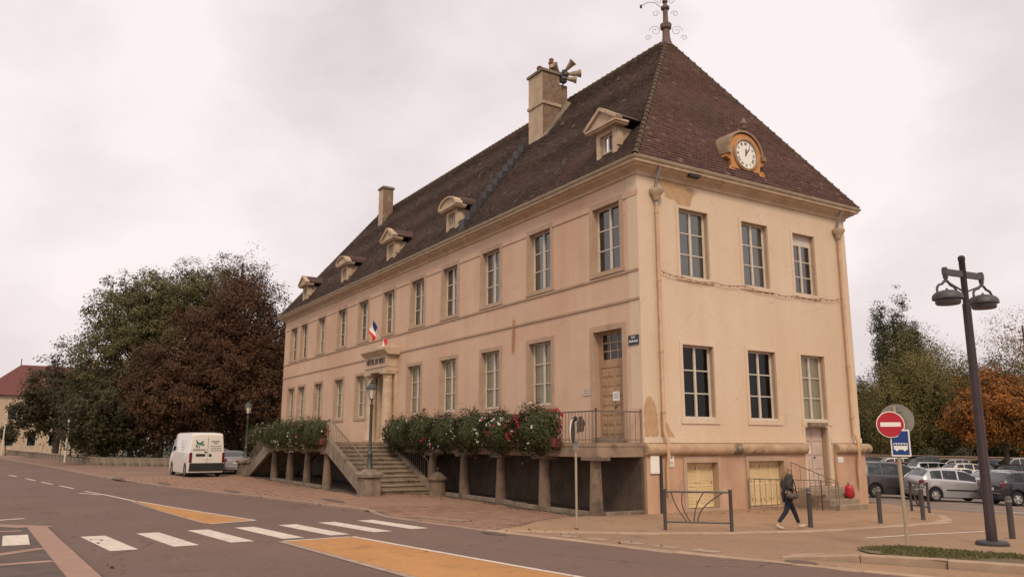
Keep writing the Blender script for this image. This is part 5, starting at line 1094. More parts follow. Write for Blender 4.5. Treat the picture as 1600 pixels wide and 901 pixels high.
def car_meshes(key, spec, body):
    if (key, body) in CARM: return CARM[(key, body)]
    Ln, W, H, r = spec['L'], spec['W'], spec['H'], spec['r']; ra = r + .055; boxy = spec.get('boxy')
    xs = {p[0] for p in spec['top']} | {.0, 1.0}
    for a in spec['ax']:
        for k in range(-5, 6): xs.add(a + ra / Ln * math.sin(k / 5 * math.pi / 2) * 1.0)
        xs.add(a - ra / Ln - .004); xs.add(a + ra / Ln + .004)
    gl = spec['glass']
    for q in gl['sides'] + [gl['front']] + ([gl['rear']] if gl['rear'] else []): xs |= set(q)
    xs = sorted(x for x in xs if 0 <= x <= 1); xs2 = [xs[0]]
    for x in xs[1:]:
        if x - xs2[-1] > .0018: xs2.append(x)
    xs = xs2; rows = []
    for x in xs:
        zt = interp(spec['top'], x); zb = min(interp(spec['belt'], x), zt - .05); X = x * Ln
        e = max(0, 1 - min(x, 1 - x) / .13); w_ = W / 2 * (1 - (.05 if boxy and x < .5 else .17) * e ** 2.5)
        zs = .20 + .06 * e
        for a in spec['ax']:
            dx = X - a * Ln
            if abs(dx) < ra: zs = max(zs, r + math.sqrt(max(ra * ra - dx * dx, 0)))
        gh = max(zt - zb, .05); ins = (gh * .10 if boxy else gh * .30); wr = w_ - .03 - ins
        hood = gh < .16
        P = [(w_ * .9, zs), (w_ - .015, zs + .015), (w_, max(zs + .06, .42)), (w_ + .012, max(zs + .08, .60)), (w_ - .005, max(zb - .03, zs + .10)), (w_ - .03, zb), (w_ - .03 - ins * .12, zb + gh * .10), (wr + ins * .12, zt - gh * .13 - .0), (wr, zt - min(.05, gh * .4)), (wr - .06, zt - min(.015, gh * .15)), (wr * .55, zt + .008), (0, zt + .015)]
        rows.append([(X, a, c) for a, c in P])
    n = len(rows[0]); bodyf = MB(); side = []; front = []; rear = []
    for i in range(len(xs) - 1):
        xm = (xs[i] + xs[i + 1]) / 2
        for s in (1, -1):
            A = [(p[0], p[1] * s, p[2]) for p in rows[i]]; B = [(p[0], p[1] * s, p[2]) for p in rows[i + 1]]
            for j in range(n - 1):
                q = [A[j], B[j], B[j + 1], A[j + 1]]; q = q if s < 0 else q[::-1]
                tgt = bodyf
                gh = interp(spec['top'], xm) - interp(spec['belt'], xm)
                if j == 6 and gh > .15 and any(a < xm < b_ for a, b_ in gl['sides']): side.append((q, s)); continue
                if j >= 9 and gl['front'][0] < xm < gl['front'][1]: front.append(q); continue
                if j >= 9 and gl['rear'] and gl['rear'][0] < xm < gl['rear'][1]: rear.append(q); continue
                bodyf.add(q, [(0, 1, 2, 3)])
    for i in (0, len(xs) - 1):
        ring = rows[i] + [(p[0], -p[1], p[2]) for p in rows[i][::-1]]; bodyf.add(ring, [tuple(range(len(ring)))[::(1 if i else -1)]])
    me = bodyf.mesh('body', body); bm = bmesh.new(); bm.from_mesh(me); bmesh.ops.remove_doubles(bm, verts=bm.verts, dist=.0008); bmesh.ops.recalc_face_normals(bm, faces=bm.faces); bm.to_mesh(me); bm.free()
    me.polygons.foreach_set('use_smooth', [True] * len(me.polygons)); me.set_sharp_from_angle(angle=R_(32))
    def gm(fs, nm):
        b = MB(); [b.add(q, [(0, 1, 2, 3)]) for q in fs]; m_ = b.mesh(nm, MAT['car_glass']); bm = bmesh.new(); bm.from_mesh(m_); bmesh.ops.remove_doubles(bm, verts=bm.verts, dist=.001); bm.to_mesh(m_); bm.free(); return m_
    sides = []
    for a, b_ in gl['sides']:
        for s in (1, -1):
            fs = [q for q, ss in side if ss == s and a * Ln - .01 <= min(p[0] for p in q) and max(p[0] for p in q) <= b_ * Ln + .01]
            if fs: sides.append(gm(fs, 'side_window'))
    u = MB(); u.box(.25, Ln - .25, -W / 2 + .12, W / 2 - .12, .17, .62); u.box(Ln * .3, Ln * .62, -W / 2 + .2, W / 2 - .2, .62, .78)
    for xx in (.42, .62): u.box(Ln * xx - .1, Ln * xx + .05, -.55, -.15, .7, 1.15); u.box(Ln * xx - .1, Ln * xx + .05, .15, .55, .7, 1.15)
    res = dict(body=me, front=gm(front, 'windscreen'), rear=gm(rear, 'rear_window') if rear else None, sides=sides, under=u.mesh('chassis', MAT['black_plastic'])); CARM[(key, body)] = res; return res
def boxm(nm, mat, x0, x1, y0, y1, z0, z1, par, c=.02):
    b = MB(); b.cbox(x0, x1, y0, y1, z0, z1, min(c, (z1 - z0) / 3)); return b.build(nm, MAT[mat], par)
def car(key, spec, body, x, y, rz, label, group, detail=True, alloy=True, dz=0, cat='car'):
    M_ = car_meshes(key, spec, MAT[body]); Ln, W, r = spec['L'], spec['W'], spec['r']
    t = thing('parked_' + ('van' if key == 'van' else 'car'), label, cat, (x, y, g(x, y) + .012 + dz), rz, group)
    hx, hy = math.cos(rz), math.sin(rz); sl_ = (g(x + hx * Ln, y + hy * Ln) - g(x, y)) / Ln; t.rotation_euler = (0, -math.atan(sl_), rz)
    bd = link('body', M_['body'], t); link('windscreen', M_['front'], t); link('chassis', M_['under'], t)
    if M_['rear']: link('rear_window', M_['rear'], t)
    for m_ in M_['sides']: link('side_window', m_, t)
    if (r, alloy) not in WHEEL: WHEEL[(r, alloy)] = wheel_meshes(r, .19, alloy)
    ty, rm = WHEEL[(r, alloy)]
    for a in spec['ax']:
        for s in (1, -1):
            wo = link('wheel', ty, t, (a * Ln, s * (W / 2 - .11), r), (0, 0, 0 if s > 0 else math.pi)); link('rim', rm, wo)
    zl = .80 if key != 'van' else .95
    for s in (1, -1):
        e = W / 2
        if key == 'van': boxm('tail_light', 'lamp_red', -.012, .05, *sorted((s * (e - .16), s * (e - .02))), .80, 1.36, t)
        else: boxm('tail_light', 'lamp_red', .02, .20, *sorted((s * (e * .76), s * (e * .945))), zl, zl + .16, t, .05)
        boxm('headlight', 'lamp_clear', Ln - .30, Ln - .07, *sorted((s * (e * .62), s * (e * .93))), .64 + (.2 if key == 'van' else 0), .80 + (.25 if key == 'van' else 0), t, .05)
        zm = interp(spec['belt'], .66) + .03; xm = (gl_ := spec['glass']['front'][1]) * Ln - .22
        boxm('mirror', body if key != 'van' else 'black_plastic', xm - .08, xm + .05, *sorted((s * (e - .01), s * (e + .19))), zm, zm + (.14 if key != 'van' else .32), t, .03)
    boxm('number_plate', 'plate_white', -.014, .01, -.26, .26, (.62 if key != 'van' else .98), (.73 if key != 'van' else 1.08), t, .005)
    boxm('rear_bumper', 'black_plastic' if key in ('van',) else body, -.05 if key == 'van' else -.03, .16, -W / 2 * (.96 if key == 'van' else .86), W / 2 * (.96 if key == 'van' else .86), .34, (.78 if key == 'van' else .54), t, .05)
    boxm('grille', 'black_plastic', Ln - .035, Ln + .008, -W / 2 * .45, W / 2 * .45, .42, .62, t, .02)
    if detail:
        for s in (1, -1):
            boxm('side_moulding', 'black_plastic', Ln * .30, Ln * .66, *sorted((s * (W / 2 + .005), s * (W / 2 + .024))), .50, .56, t, .01)
            for k in (.40, .58): boxm('door_handle', body, Ln * k, Ln * k + .17, *sorted((s * (W / 2 - .02), s * (W / 2 + .022))), .80, .835, t, .01)
    return t
NP = math.pi / 2
CH, CO = R_(62), R_(242)
car('hatch', HATCH, 'car_silver', -2.2, 17.85, CH, 'silver hatchback with alloy wheels, nearest row behind the blue bus sign', 'cars in the car park')
car('mpv', MPV, 'car_grey', -4.95, 17.5, CH, 'dark grey people carrier parked closest to the building corner', 'cars in the car park', alloy=False)
car('hatch', HATCH, 'car_black', .85, 18.7, CH, 'black hatchback right of the tall street lamp', 'cars in the car park')
park = [('hatch', HATCH, 'car_white', -12.8, 32.0, CO, 'white hatchback in the second row behind the dark people carrier'), ('estate', ESTATE, 'car_silver', -10.1, 32.3, CO, 'silver estate in the second row directly behind the bus sign'), ('estate', ESTATE, 'car_cream', -7.4, 32.6, CO, 'cream estate in the second row behind the silver hatchback'), ('hatch', HATCH, 'car_lightgrey', -4.7, 32.9, CO, 'pale grey hatchback in the second row behind the black hatchback'),
        ('hatch', HATCH, 'car_red', -20.5, 42.6, CH, 'dark red hatchback in the third row by the building edge'), ('estate', ESTATE, 'car_silver', -17.8, 42.9, CH, 'silver estate in the third row, second from the building edge'), ('hatch', HATCH, 'car_white', -15.1, 43.2, CH, 'white hatchback in the third row left of the orange tree trunk'), ('estate', ESTATE, 'car_black', -11.6, 42.6, CH, 'black estate in the third row just right of the orange tree trunk'), ('hatch', HATCH, 'car_white', -8.9, 43.8, CH, 'white hatchback in the third row at the right picture edge'),
        ('hatch', HATCH, 'car_black', -29.6, 57.4, CO, 'black hatchback against the back wall by the building edge'), ('estate', ESTATE, 'car_white', -26.9, 57.7, CO, 'white estate against the back wall, second from the building edge'), ('mpv', MPV, 'car_grey', -24.2, 58.0, CO, 'dark people carrier against the back wall below the left shrub'), ('hatch', HATCH, 'car_silver', -21.5, 58.3, CO, 'silver hatchback against the back wall between two dark cars'), ('hatch', HATCH, 'car_blue', -18.8, 58.6, CO, 'dark blue hatchback against the back wall behind the tall lamp'), ('mpv', MPV, 'car_lightgrey', -16.1, 58.9, CO, 'grey people carrier against the back wall at the right edge')]
for key, spc, bdy, x, y, rz, lb in park: car(key, spc, bdy, x, y, rz, lb, 'cars in the car park', False)
vn = car('van', VAN, 'car_white', -29.9, -7.45, math.pi + .06, 'white delivery van with sign-written rear doors parked by the trees', None, False, False, .06, 'van'); vn.scale = (1.04, 1.04, 1.04)
# rear doors of the van: seams, handle, lettering blocks and a green leaf emblem (van x axis points forwards, rear is x=0)
def rear_box(nm, mat, y0, y1, z0, z1, d=.004, par=vn): b = MB(); b.box(-.014 - d, -.008, y0, y1, z0, z1); return b.build(nm, MAT[mat], par)
pm('leaf_print', (.05, .22, .10), rough=.5); pm('blue_print', (.05, .16, .22), rough=.5); pm('grey_print', (.33, .31, .28), rough=.5)
rear_box('rear_door_seam', 'grey_print', -.012, .012, .62, 2.2, .001); rear_box('door_grip', 'black_plastic', .12, .62, 1.16, 1.28, .02); rear_box('lock', 'black_plastic', -.22, -.08, 1.14, 1.27, .02); rear_box('lock', 'black_plastic', .05, .16, 1.36, 1.42, .02)
rr_ = random.Random(8)
for k, (y0, y1, z) in enumerate(((-.62, -.20, 1.98), (-.52, -.30, 1.88), (-.74, -.16, 1.72), (-.74, -.16, 1.60), (-.76, -.16, 1.48))):
    b = MB(); y = y0
    while y < y1:
        q = rr_.uniform(.02, .05); b.box(-.016, -.009, y, y + q, z - .018, z + .018); y += q + .012
    b.build('lettering', MAT['grey_print'] if k > 1 else MAT['letter_dark'], vn)
b = MB(); y = .12
while y < .8: q = rr_.uniform(.03, .06); b.box(-.016, -.009, y, y + q, 1.48, 1.55); y += q + .012
b.build('lettering', MAT['grey_print'], vn)
def leafp(cy, cz, a, ln, wd, m): b = MB(); pts = [(ln * math.cos(t_) * (1), wd * math.sin(t_)) for t_ in [2 * math.pi * k / 10 for k in range(10)]]; b.add([(-.017, cy + p[0] * math.cos(a) - p[1] * math.sin(a), cz + p[0] * math.sin(a) + p[1] * math.cos(a)) for p in pts], [tuple(range(10))]); b.build('emblem', MAT[m], vn)
leafp(.50, 1.86, .5, .13, .05, 'leaf_print'); leafp(.34, 1.92, -.5, .12, .045, 'leaf_print'); leafp(.30, 1.80, .2, .11, .045, 'leaf_print'); leafp(.60, 1.94, 1.2, .12, .04, 'blue_print'); leafp(.62, 1.74, 1.5, .10, .035, 'blue_print'); leafp(.48, 1.68, 1.2, .10, .018, 'letter_dark'); leafp(.58, 1.66, 1.7, .08, .018, 'letter_dark')
for k in range(5):                                   # faint print down the left flank
    b = MB(); b.box(1.5, 1.75 + .1 * (k % 2), .985, .988, 2.0 - .13 * k, 2.05 - .13 * k); b.build('flank_print', MAT['grey_print'], vn)
car('sedan', SEDAN, 'car_silver', -32.8, -5.0, math.pi, 'silver saloon parked between the van and the terrace stairs', 'cars beside the town hall', False, False, .08)
car('hatch', HATCH, 'car_white', -44.5, -3.6, math.pi, 'white car with dark windows behind the silver saloon', 'cars beside the town hall', False, False, .05)
car('hatch', HATCH, 'car_white', -76, -6.3, math.pi * .75, 'white car far off between the trees left of the van', 'cars beside the town hall', False, False)

# ---------------------------------------------------------------- walking woman
def skin(name, joints, edges, mat, parent, sub=2, root=0):
    me = bpy.data.meshes.new(name); keys = list(joints); idx = {k: i for i, k in enumerate(keys)}
    me.from_pydata([joints[k][0] for k in keys], [(idx[a], idx[b_]) for a, b_ in edges], []); o = bpy.data.objects.new(name, me); COL.objects.link(o)
    o.modifiers.new('s', 'SKIN'); sv_ = me.skin_vertices[0].data
    for k in keys:
        rr = joints[k][1]; sv_[idx[k]].radius = rr if isinstance(rr, tuple) else (rr, rr); sv_[idx[k]].use_root = (idx[k] == root)
    s = o.modifiers.new('u', 'SUBSURF'); s.levels = sub; s.render_levels = sub
    dg = bpy.context.evaluated_depsgraph_get(); dg.update(); me2 = bpy.data.meshes.new_from_object(o.evaluated_get(dg)); bpy.data.objects.remove(o); bpy.data.meshes.remove(me)
    me2.materials.clear(); me2.materials.append(mat); me2.polygons.foreach_set('use_smooth', [True] * len(me2.polygons)); me2.name = name
    return link(name, me2, parent)
pm('skin_tone', (.46, .27, .19), rough=.6); pm('hair', (.34, .215, .12), (.20, .125, .07), 14, .6, .3, 40, stretch=(1, 1, .2)); pm('jacket', (.052, .045, .038), (.035, .03, .027), 6, .85, .3, 40); pm('jeans', (.010, .012, .022), (.014, .017, .032), 6, .85, .2, 40); pm('shoe', (.52, .42, .32), rough=.7); pm('bag_print', (.13, .095, .068), (.03, .022, .017), 22, .8)
WXY = (5.62, -.12); wd_ = math.atan2(.93, .37)        # walks to the right along the kerb
wm = thing('person', 'woman with long fair hair, dark jacket and jeans, striding to the right', 'person', (*WXY, g(*WXY) + .012), wd_)
# local frame: +x walking direction, y left
J = dict(pelvis=((0, 0, .88), (.105, .13)), waist=((.01, 0, 1.02), (.095, .115)), chest=((.035, 0, 1.20), (.105, .14)), neckb=((.05, 0, 1.36), (.06, .075)), neck=((.065, 0, 1.42), .045), skull=((.085, 0, 1.50), (.075, .068)), crown=((.085, 0, 1.565), (.07, .065)),
         ls=((.035, .15, 1.31), .05), le=((-.02, .215, 1.06), .042), lw=((.16, .20, .90), .030), rs=((.035, -.15, 1.31), .05), re=((-.09, -.20, 1.07), .042), rw=((.12, -.17, .98), .030),
         lh=((.02, .09, .84), .085), lk=((.20, .09, .47), .058), la=((.33, .085, .10), .038), rh=((-.02, -.09, .84), .085), rk=((-.10, -.09, .46), .058), ra=((-.36, -.09, .14), .038))
E_ = [('pelvis', 'waist'), ('waist', 'chest'), ('chest', 'neckb'), ('neckb', 'neck'), ('neck', 'skull'), ('skull', 'crown'), ('chest', 'ls'), ('ls', 'le'), ('le', 'lw'), ('chest', 'rs'), ('rs', 're'), ('re', 'rw'), ('pelvis', 'lh'), ('lh', 'lk'), ('lk', 'la'), ('pelvis', 'rh'), ('rh', 'rk'), ('rk', 'ra')]
body = skin('body', J, E_, MAT['skin_tone'], wm)
b = MB(); b.ball((.165, 0, 1.51), (.018, .012, .022), 6, 5); b.build('nose', MAT['skin_tone'], body)
for s in (-1, 1): b = MB(); b.ball((.148, s * .03, 1.535), (.008, .012, .008), 6, 4); b.build('eye', MAT['letter_dark'], body); 
b = MB(); b.ball((.150, 0, 1.465), (.008, .025, .007), 6, 4); b.build('mouth', MAT['sign_red'], body)
def hand(nm, w0, dv):
    w0 = Vector(w0); dv = Vector(dv).normalized(); sd_ = dv.cross(Vector((0, 0, 1))).normalized(); j = {'w': (tuple(w0), .026), 'p': (tuple(w0 + dv * .06), (.02, .034)), }
    ed = [('w', 'p')]
    for i, ln in enumerate((.065, .078, .082, .072)):
        o = sd_ * (.022 * (i - 1.5)); a = w0 + dv * .09 + o; j[f'a{i}'] = (tuple(a), .0085); j[f'b{i}'] = (tuple(a + dv * ln * .55), .008); j[f'c{i}'] = (tuple(a + dv * ln * .9 + Vector((0, 0, -.025))), .007); ed += [('p', f'a{i}'), (f'a{i}', f'b{i}'), (f'b{i}', f'c{i}')]
    j['t0'] = (tuple(w0 + dv * .03 + sd_ * .035), .010); j['t1'] = (tuple(w0 + dv * .07 + sd_ * .055 + Vector((0, 0, -.01))), .008); ed += [('w', 't0'), ('t0', 't1')]
    skin(nm, j, ed, MAT['skin_tone'], body, 1)
hand('hand', J['lw'][0], (.6, -.05, -.6)); hand('hand', J['rw'][0], (.9, .1, -.1))
JK = dict(hip=((0, 0, .80), (.135, .17)), waist=((.01, 0, 1.0), (.125, .15)), chest=((.035, 0, 1.20), (.132, .17)), neckb=((.05, 0, 1.345), (.085, .10)), col=((.06, 0, 1.40), (.065, .07)), ls=((.035, .165, 1.30), .068), le=((-.02, .225, 1.06), .060), lw=((.135, .21, .915), .046), rs=((.035, -.165, 1.30), .068), re=((-.09, -.21, 1.07), .060), rw=((.09, -.18, .985), .046))
skin('jacket', JK, [('hip', 'waist'), ('waist', 'chest'), ('chest', 'neckb'), ('neckb', 'col'), ('chest', 'ls'), ('ls', 'le'), ('le', 'lw'), ('chest', 'rs'), ('rs', 're'), ('re', 'rw')], MAT['jacket'], wm)
JN = dict(p=((0, 0, .86), (.115, .14)), lh=((.02, .085, .80), .095), lk=((.20, .09, .47), .068), la=((.325, .085, .125), .048), rh=((-.02, -.085, .80), .095), rk=((-.10, -.09, .46), .068), ra=((-.35, -.09, .165), .048))
skin('jeans', JN, [('p', 'lh'), ('lh', 'lk'), ('lk', 'la'), ('p', 'rh'), ('rh', 'rk'), ('rk', 'ra')], MAT['jeans'], wm)
skin('shoe', dict(a=((.325, .085, .11), .048), b=((.33, .085, .05), .05), c=((.43, .085, .06), .042), d=((.52, .085, .09), .030)), [('a', 'b'), ('b', 'c'), ('c', 'd')], MAT['shoe'], wm, 1)
skin('shoe', dict(a=((-.365, -.09, .15), .048), b=((-.38, -.09, .085), .046), c=((-.29, -.09, .045), .042), d=((-.19, -.09, .035), .034)), [('a', 'b'), ('b', 'c'), ('c', 'd')], MAT['shoe'], wm, 1)
skin('hair', dict(t=((.06, 0, 1.565), (.088, .082)), m=((.03, 0, 1.50), (.075, .085)), n=((-.02, 0, 1.40), (.06, .085)), e=((-.05, .02, 1.28), (.045, .075)), f=((-.06, .03, 1.18), .03)), [('t', 'm'), ('m', 'n'), ('n', 'e'), ('e', 'f')], MAT['hair'], wm, 2)
hb = thing('shoulder_bag', 'large patterned dark shoulder bag hanging at the woman’s right hip', 'bag', (wm.location.x, wm.location.y, wm.location.z), wd_)
skin('pouch', dict(a=((-.20, -.28, .86), (.09, .08)), b=((-.03, -.30, .82), (.17, .08)), c=((.14, -.28, .86), (.09, .08))), [('a', 'b'), ('b', 'c')], MAT['bag_print'], hb, 2)
b = MB(); b.tube([(-.15, -.26, .90), (-.06, -.25, 1.15), (.03, -.18, 1.385), (.10, -.22, 1.15), (.12, -.26, .90)], .014, 5); b.build('strap', MAT['jacket'], hb)

# ---------------------------------------------------------------- trees
def branchy(rs, base, H, r0, spread, nl, crown_c, crown_r):
    b = MB(); base = Vector(base); top = base + Vector((rs.uniform(-.3, .3), rs.uniform(-.3, .3), H)); pts = [base + Vector((0, 0, -.3)), base.lerp(top, .3) + Vector((rs.uniform(-.15, .15), rs.uniform(-.15, .15), 0)), base.lerp(top, .65), top]
    b.tube(pts, r0, 8, r0 * .25)
    for k in range(nl):
        t = rs.uniform(.28, .95); p = base.lerp(top, t); a = rs.uniform(0, 2 * math.pi); tgt = Vector(crown_c) + Vector((math.cos(a) * crown_r[0] * rs.uniform(.6, 1.0), math.sin(a) * crown_r[1] * rs.uniform(.6, 1.0), crown_r[2] * (rs.uniform(-.6, .95))))
        mid = p.lerp(tgt, .5) + Vector((0, 0, .08 * (tgt - p).length)); b.tube([p, mid, tgt], r0 * .32 * (1.1 - t * .6), 5, r0 * .04)
        for q in range(6):
            s_ = p.lerp(tgt, rs.uniform(.35, .95)); e2 = s_ + Vector((rs.normal(0, 1), rs.normal(0, 1), rs.normal(.5, .7))) * crown_r[0] * .22; b.tube([s_, e2], r0 * .07, 4, r0 * .02)
    return b
def tree(name, label, cat, x, y, H, lobes, mat, leaf, ncl, per, seed, group=None, tr=.35, th=None, clump=.75, sparse=0., droop=0., z=None, extra=None, inner=.45):
    rs = np.random.RandomState(seed); z0 = g(max(min(x, 100), -150), y) if z is None else z; t = thing(name, label, cat, (x, y, z0), 0, group)
    lo = min(l[2] - l[5] for l in lobes); c0 = max(lobes, key=lambda l: l[3] * l[5])
    branchy(rs, (0, 0, 0), th or H * .8, tr, 1, 12, c0[:3], c0[3:6]).build('trunk', MAT['bark'], t, smooth=60)
    vol = np.array([l[3] * l[4] * l[5] for l in lobes]) ** .67; vol /= vol.sum(); P = []; T = []; NN = []
    for l, v in zip(lobes, vol):
        n = max(int(ncl * v), 4); d = rs.normal(size=(n, 3)); d /= np.linalg.norm(d, axis=1)[:, None]; k = rs.uniform(inner ** 2, 1, n) ** .5
        lump = 1 + .18 * np.sin(d[:, 0] * 4.1 + seed) * np.sin(d[:, 2] * 5 + l[0]) + .12 * np.sin(d[:, 1] * 7.3 + d[:, 2] * 6 + seed); c = d * (k * lump)[:, None] * np.array(l[3:6]) + np.array(l[:3])
        keep = rs.rand(n) > sparse; c = c[keep]; n = len(c)
        cs = clump * rs.uniform(.6, 1.35, n); q = np.clip(rs.normal(size=(n, per, 3)), -1.7, 1.7) * (cs[:, None, None] * np.array([.5, .5, .34 + droop])) ; q[:, :, 2] -= droop * np.abs(rs.normal(size=(n, per))) * cs[:, None] * 1.2
        P.append((c[:, None] + q).reshape(-1, 3)); o_ = (c - np.array(l[:3])) / np.array(l[3:6]); o_ /= np.linalg.norm(o_, axis=1)[:, None] + 1e-6; qn = q / (np.linalg.norm(q, axis=2)[:, :, None] + 1e-6); NN.append((o_[:, None] * 1.0 + qn * .55).reshape(-1, 3)); tt = rs.normal(.42, .17, n)[:, None] + rs.normal(0, .09, (n, per)); T.append(tt.ravel())
    P = np.concatenate(P); T = np.concatenate(T); NN = np.concatenate(NN); ok = P[:, 2] > .15; leafcloud('crown', P[ok], T[ok], leaf, mat, t, seed=seed + 9, aspect=.62, nrm=NN[ok]); return t
GL = 'trees of the park left of the town hall'
tree('green_tree', 'tallest broad dark green tree left of the russet chestnut', 'tree', -68, -4.6, 20, [(0, 0, 13, 6.0, 6.0, 7.3), (-2.5, -3.8, 10.0, 5, 5.4, 5.2), (2, 3.5, 15.6, 4.5, 4.5, 5.2), (-1.5, -2.8, 15.0, 4.6, 4.6, 4.4)], 'leaf_green', .21, 2500, 46, 101, GL, .55)
tree('chestnut_tree', 'big russet brown chestnut with thin bare-looking top beside the facade', 'tree', -53.5, -2.6, 17, [(0, 0, 8.2, 5.2, 5.4, 6.6), (1, 2.2, 11.6, 4.4, 4.4, 5.0), (-1.0, -3.4, 6.0, 4.2, 4.0, 4.4), (1.5, 4.0, 6.5, 3.8, 3.8, 5.5)], 'leaf_red', .20, 2500, 46, 102, GL, .5, 17)
tree('chestnut_tree', 'airy reddish treetop rising above the russet chestnut', 'tree', -55.5, -.2, 19, [(0, 0, 16.0, 3.1, 3.3, 3.6)], 'leaf_red', .16, 620, 15, 103, GL, .30, 18.5, clump=.7, inner=.1)
tree('green_tree', 'yellow green tree showing just behind the far roof end', 'tree', -66, 10.5, 15, [(0, 0, 11.5, 5.5, 5.5, 5.5), (0, -4, 9, 4, 4, 4)], 'leaf_poplar', .34, 500, 26, 104, GL, .4)
tree('dark_tree', 'low dark bushy tree in front of the tall green tree', 'tree', -58, -8.2, 8.5, [(0, 0, 4.6, 3.8, 4.0, 4.2), (-1, -3, 3.6, 3.2, 3.2, 3.2)], 'leaf_dark', .27, 600, 28, 105, GL, .3)
tree('dark_tree', 'rounded dark tree beside the red-roofed house', 'tree', -92, -12.6, 11, [(0, 0, 7.6, 4.4, 4.2, 4.6), (-1, -2.6, 5.2, 3.2, 2.6, 3.2), (2, 3.4, 6.2, 4, 4, 4.4)], 'leaf_dark', .34, 800, 26, 106, GL, .4)
tree('dark_tree', 'dark tree between the round tree and the tall green tree', 'tree', -78, -8.5, 9, [(0, 0, 5.2, 4.4, 4.8, 4.4)], 'leaf_dark', .32, 500, 26, 107, GL, .35)
tree('dark_tree', 'dark tree filling the gap behind the white van', 'tree', -66, .5, 10, [(0, 0, 5.0, 5.0, 6.5, 5)], 'leaf_dark', .34, 700, 26, 108, GL, .4)
for i, (x, y, lb) in enumerate(((-68, -12.3, 'clipped round street tree on a pale pole left of the van'), (-112, -17.6, 'clipped round street tree at the left picture edge'))):
    tree('street_tree', lb, 'tree', x, y, 4.2, [(0, 0, 3.1, 1.25, 1.25, 1.3)], 'leaf_dark', .2, 130, 26, 120 + i, 'clipped trees by the road', .09, 3.4, .5)
    t = thing('tree_stake', 'pale stake standing tall through ' + ('the clipped round tree left of the van' if i == 0 else 'the clipped tree at the left picture edge'), 'stake', (x + 1.5, y - .5, g(x, y)), 0, 'pale tree stakes'); b = MB(); b.lathe([(.10, -.1), (.09, 4.6), (.11, 4.65), (.11, 4.75), (.05, 4.8)], (0, 0, 0), 8); b.build('pole', MAT['white_frame'], t)
# right side
GR = 'trees behind the car park'
tree('poplar_tree', 'tall narrow grey green poplar rising right of the building', 'tree', -33.2, 67.5, 19, [(.2, .3, 12.6, 1.7, 1.7, 6.6), (-.95, -1.5, 13.4, 1.0, 1.0, 5.4), (1.05, 1.7, 11.6, 1.0, 1.0, 5.2), (0, 0, 7, 2, 2, 4)], 'leaf_poplar', .19, 1300, 40, 130, GR, .35, 17, .62)
tree('willow_tree', 'broad olive willow with drooping foliage behind the car park', 'tree', -30.3, 66.8, 13, [(0, 0, 8.4, 4.6, 5.0, 6.2), (-1.5, -3, 6.0, 3.6, 4.0, 5.4), (1.5, 3.6, 6.4, 3.8, 4.0, 5.0)], 'leaf_willow', .18, 2600, 48, 131, GR, .4, None, .75, 0, .55)
tree('orange_tree', 'bright orange autumn maple standing among the parked cars', 'tree', -12.6, 47.0, 8.8, [(0, 0, 5.6, 3.0, 3.4, 2.9), (1.2, 3.2, 5.2, 3.0, 3.2, 2.7), (-.8, -1.8, 4.6, 2.2, 2.4, 2.0)], 'leaf_orange', .22, 1100, 30, 132, GR, .26, 6.5, .62)
tree('sparse_tree', 'thin half bare pinkish tree at the right picture edge', 'tree', -21.5, 71.5, 17, [(0, 0, 12.4, 5.0, 5.6, 4.6), (2, 4.5, 10.6, 5, 5, 5)], 'leaf_sparse', .17, 800, 14, 133, GR, .35, 15, 1.0, 0, 0, inner=.15)
for i, (x, y, h, m, lb) in enumerate(((-40.3, 70, 10.8, 'leaf_green', 'green tree directly at the building’s right edge'), (-26.8, 75, 12.6, 'leaf_green', 'dark green tree just right behind the willow'), (-20.5, 67.5, 9.0, 'leaf_green', 'green tree behind the orange maple at the picture edge'), (-36.2, 73, 8.8, 'leaf_dark', 'dark tree below the poplar'), (-24.0, 68.5, 8.5, 'leaf_dark', 'low dark tree between willow and maple'))):
    tree('background_tree', lb, 'tree', x, y, h, [(0, 0, h * .55, h * .36, h * .42, h * .45), (1.5, 2.5, h * .48, h * .3, h * .34, h * .4)], m, .22, 1100, 38, 140 + i, GR, .3)
def hedge(name, label, a, c, h, w_, mat, n, seed, kind=None, cat='hedge'):
    rs = np.random.RandomState(seed); a = np.array(a, float); c = np.array(c, float); t = thing(name, label, cat, (a[0], a[1], g(a[0], a[1]))); ln = np.linalg.norm(c - a); d = (c - a) / ln; nn = np.array([-d[1], d[0]])
    u = rs.uniform(0, ln, n); hh = h * (.85 + .12 * np.sin(u * .9) + .08 * np.sin(u * 2.3)); v = rs.uniform(-1, 1, n) * w_ / 2; zz = hh * np.sqrt(rs.uniform(0, 1, n)); P = np.stack([d[0] * u + nn[0] * v, d[1] * u + nn[1] * v, zz], 1); leafcloud('foliage', P, rs.normal(.4, .2, n), .26, mat, t, seed=seed)
    b = MB()
    for k in range(int(ln / 2)): p = d * (k * 2 + 1); b.tube([(p[0], p[1], -.1), (p[0] + .1, p[1], h * .7)], .05, 5)
    b.build('stems', MAT['bark'], t)
hedge('hedge', 'dark hedge running behind the car park wall', (-48, 65.5), (6, 65.5), 4.0, 2.4, 'leaf_dark', 16000, 160)
for i, (x, y) in enumerate(((-27.6, 61.6), (-24.2, 61.4))): tree('shrub', ['small pale green shrub poking above the wall, left one', 'small pale green shrub poking above the wall, right one'][i], 'shrub', x, y + .9, 2.6, [(0, 0, 1.7, 1.0, 1.0, .8)], 'leaf_poplar', .15, 60, 24, 170 + i, None, .05, 1.4, .4)
hedge('hedge', 'dark hedge under the park trees at the left', (-62, 4.5), (-110, -9), 3.0, 2.5, 'leaf_dark', 9000, 161)

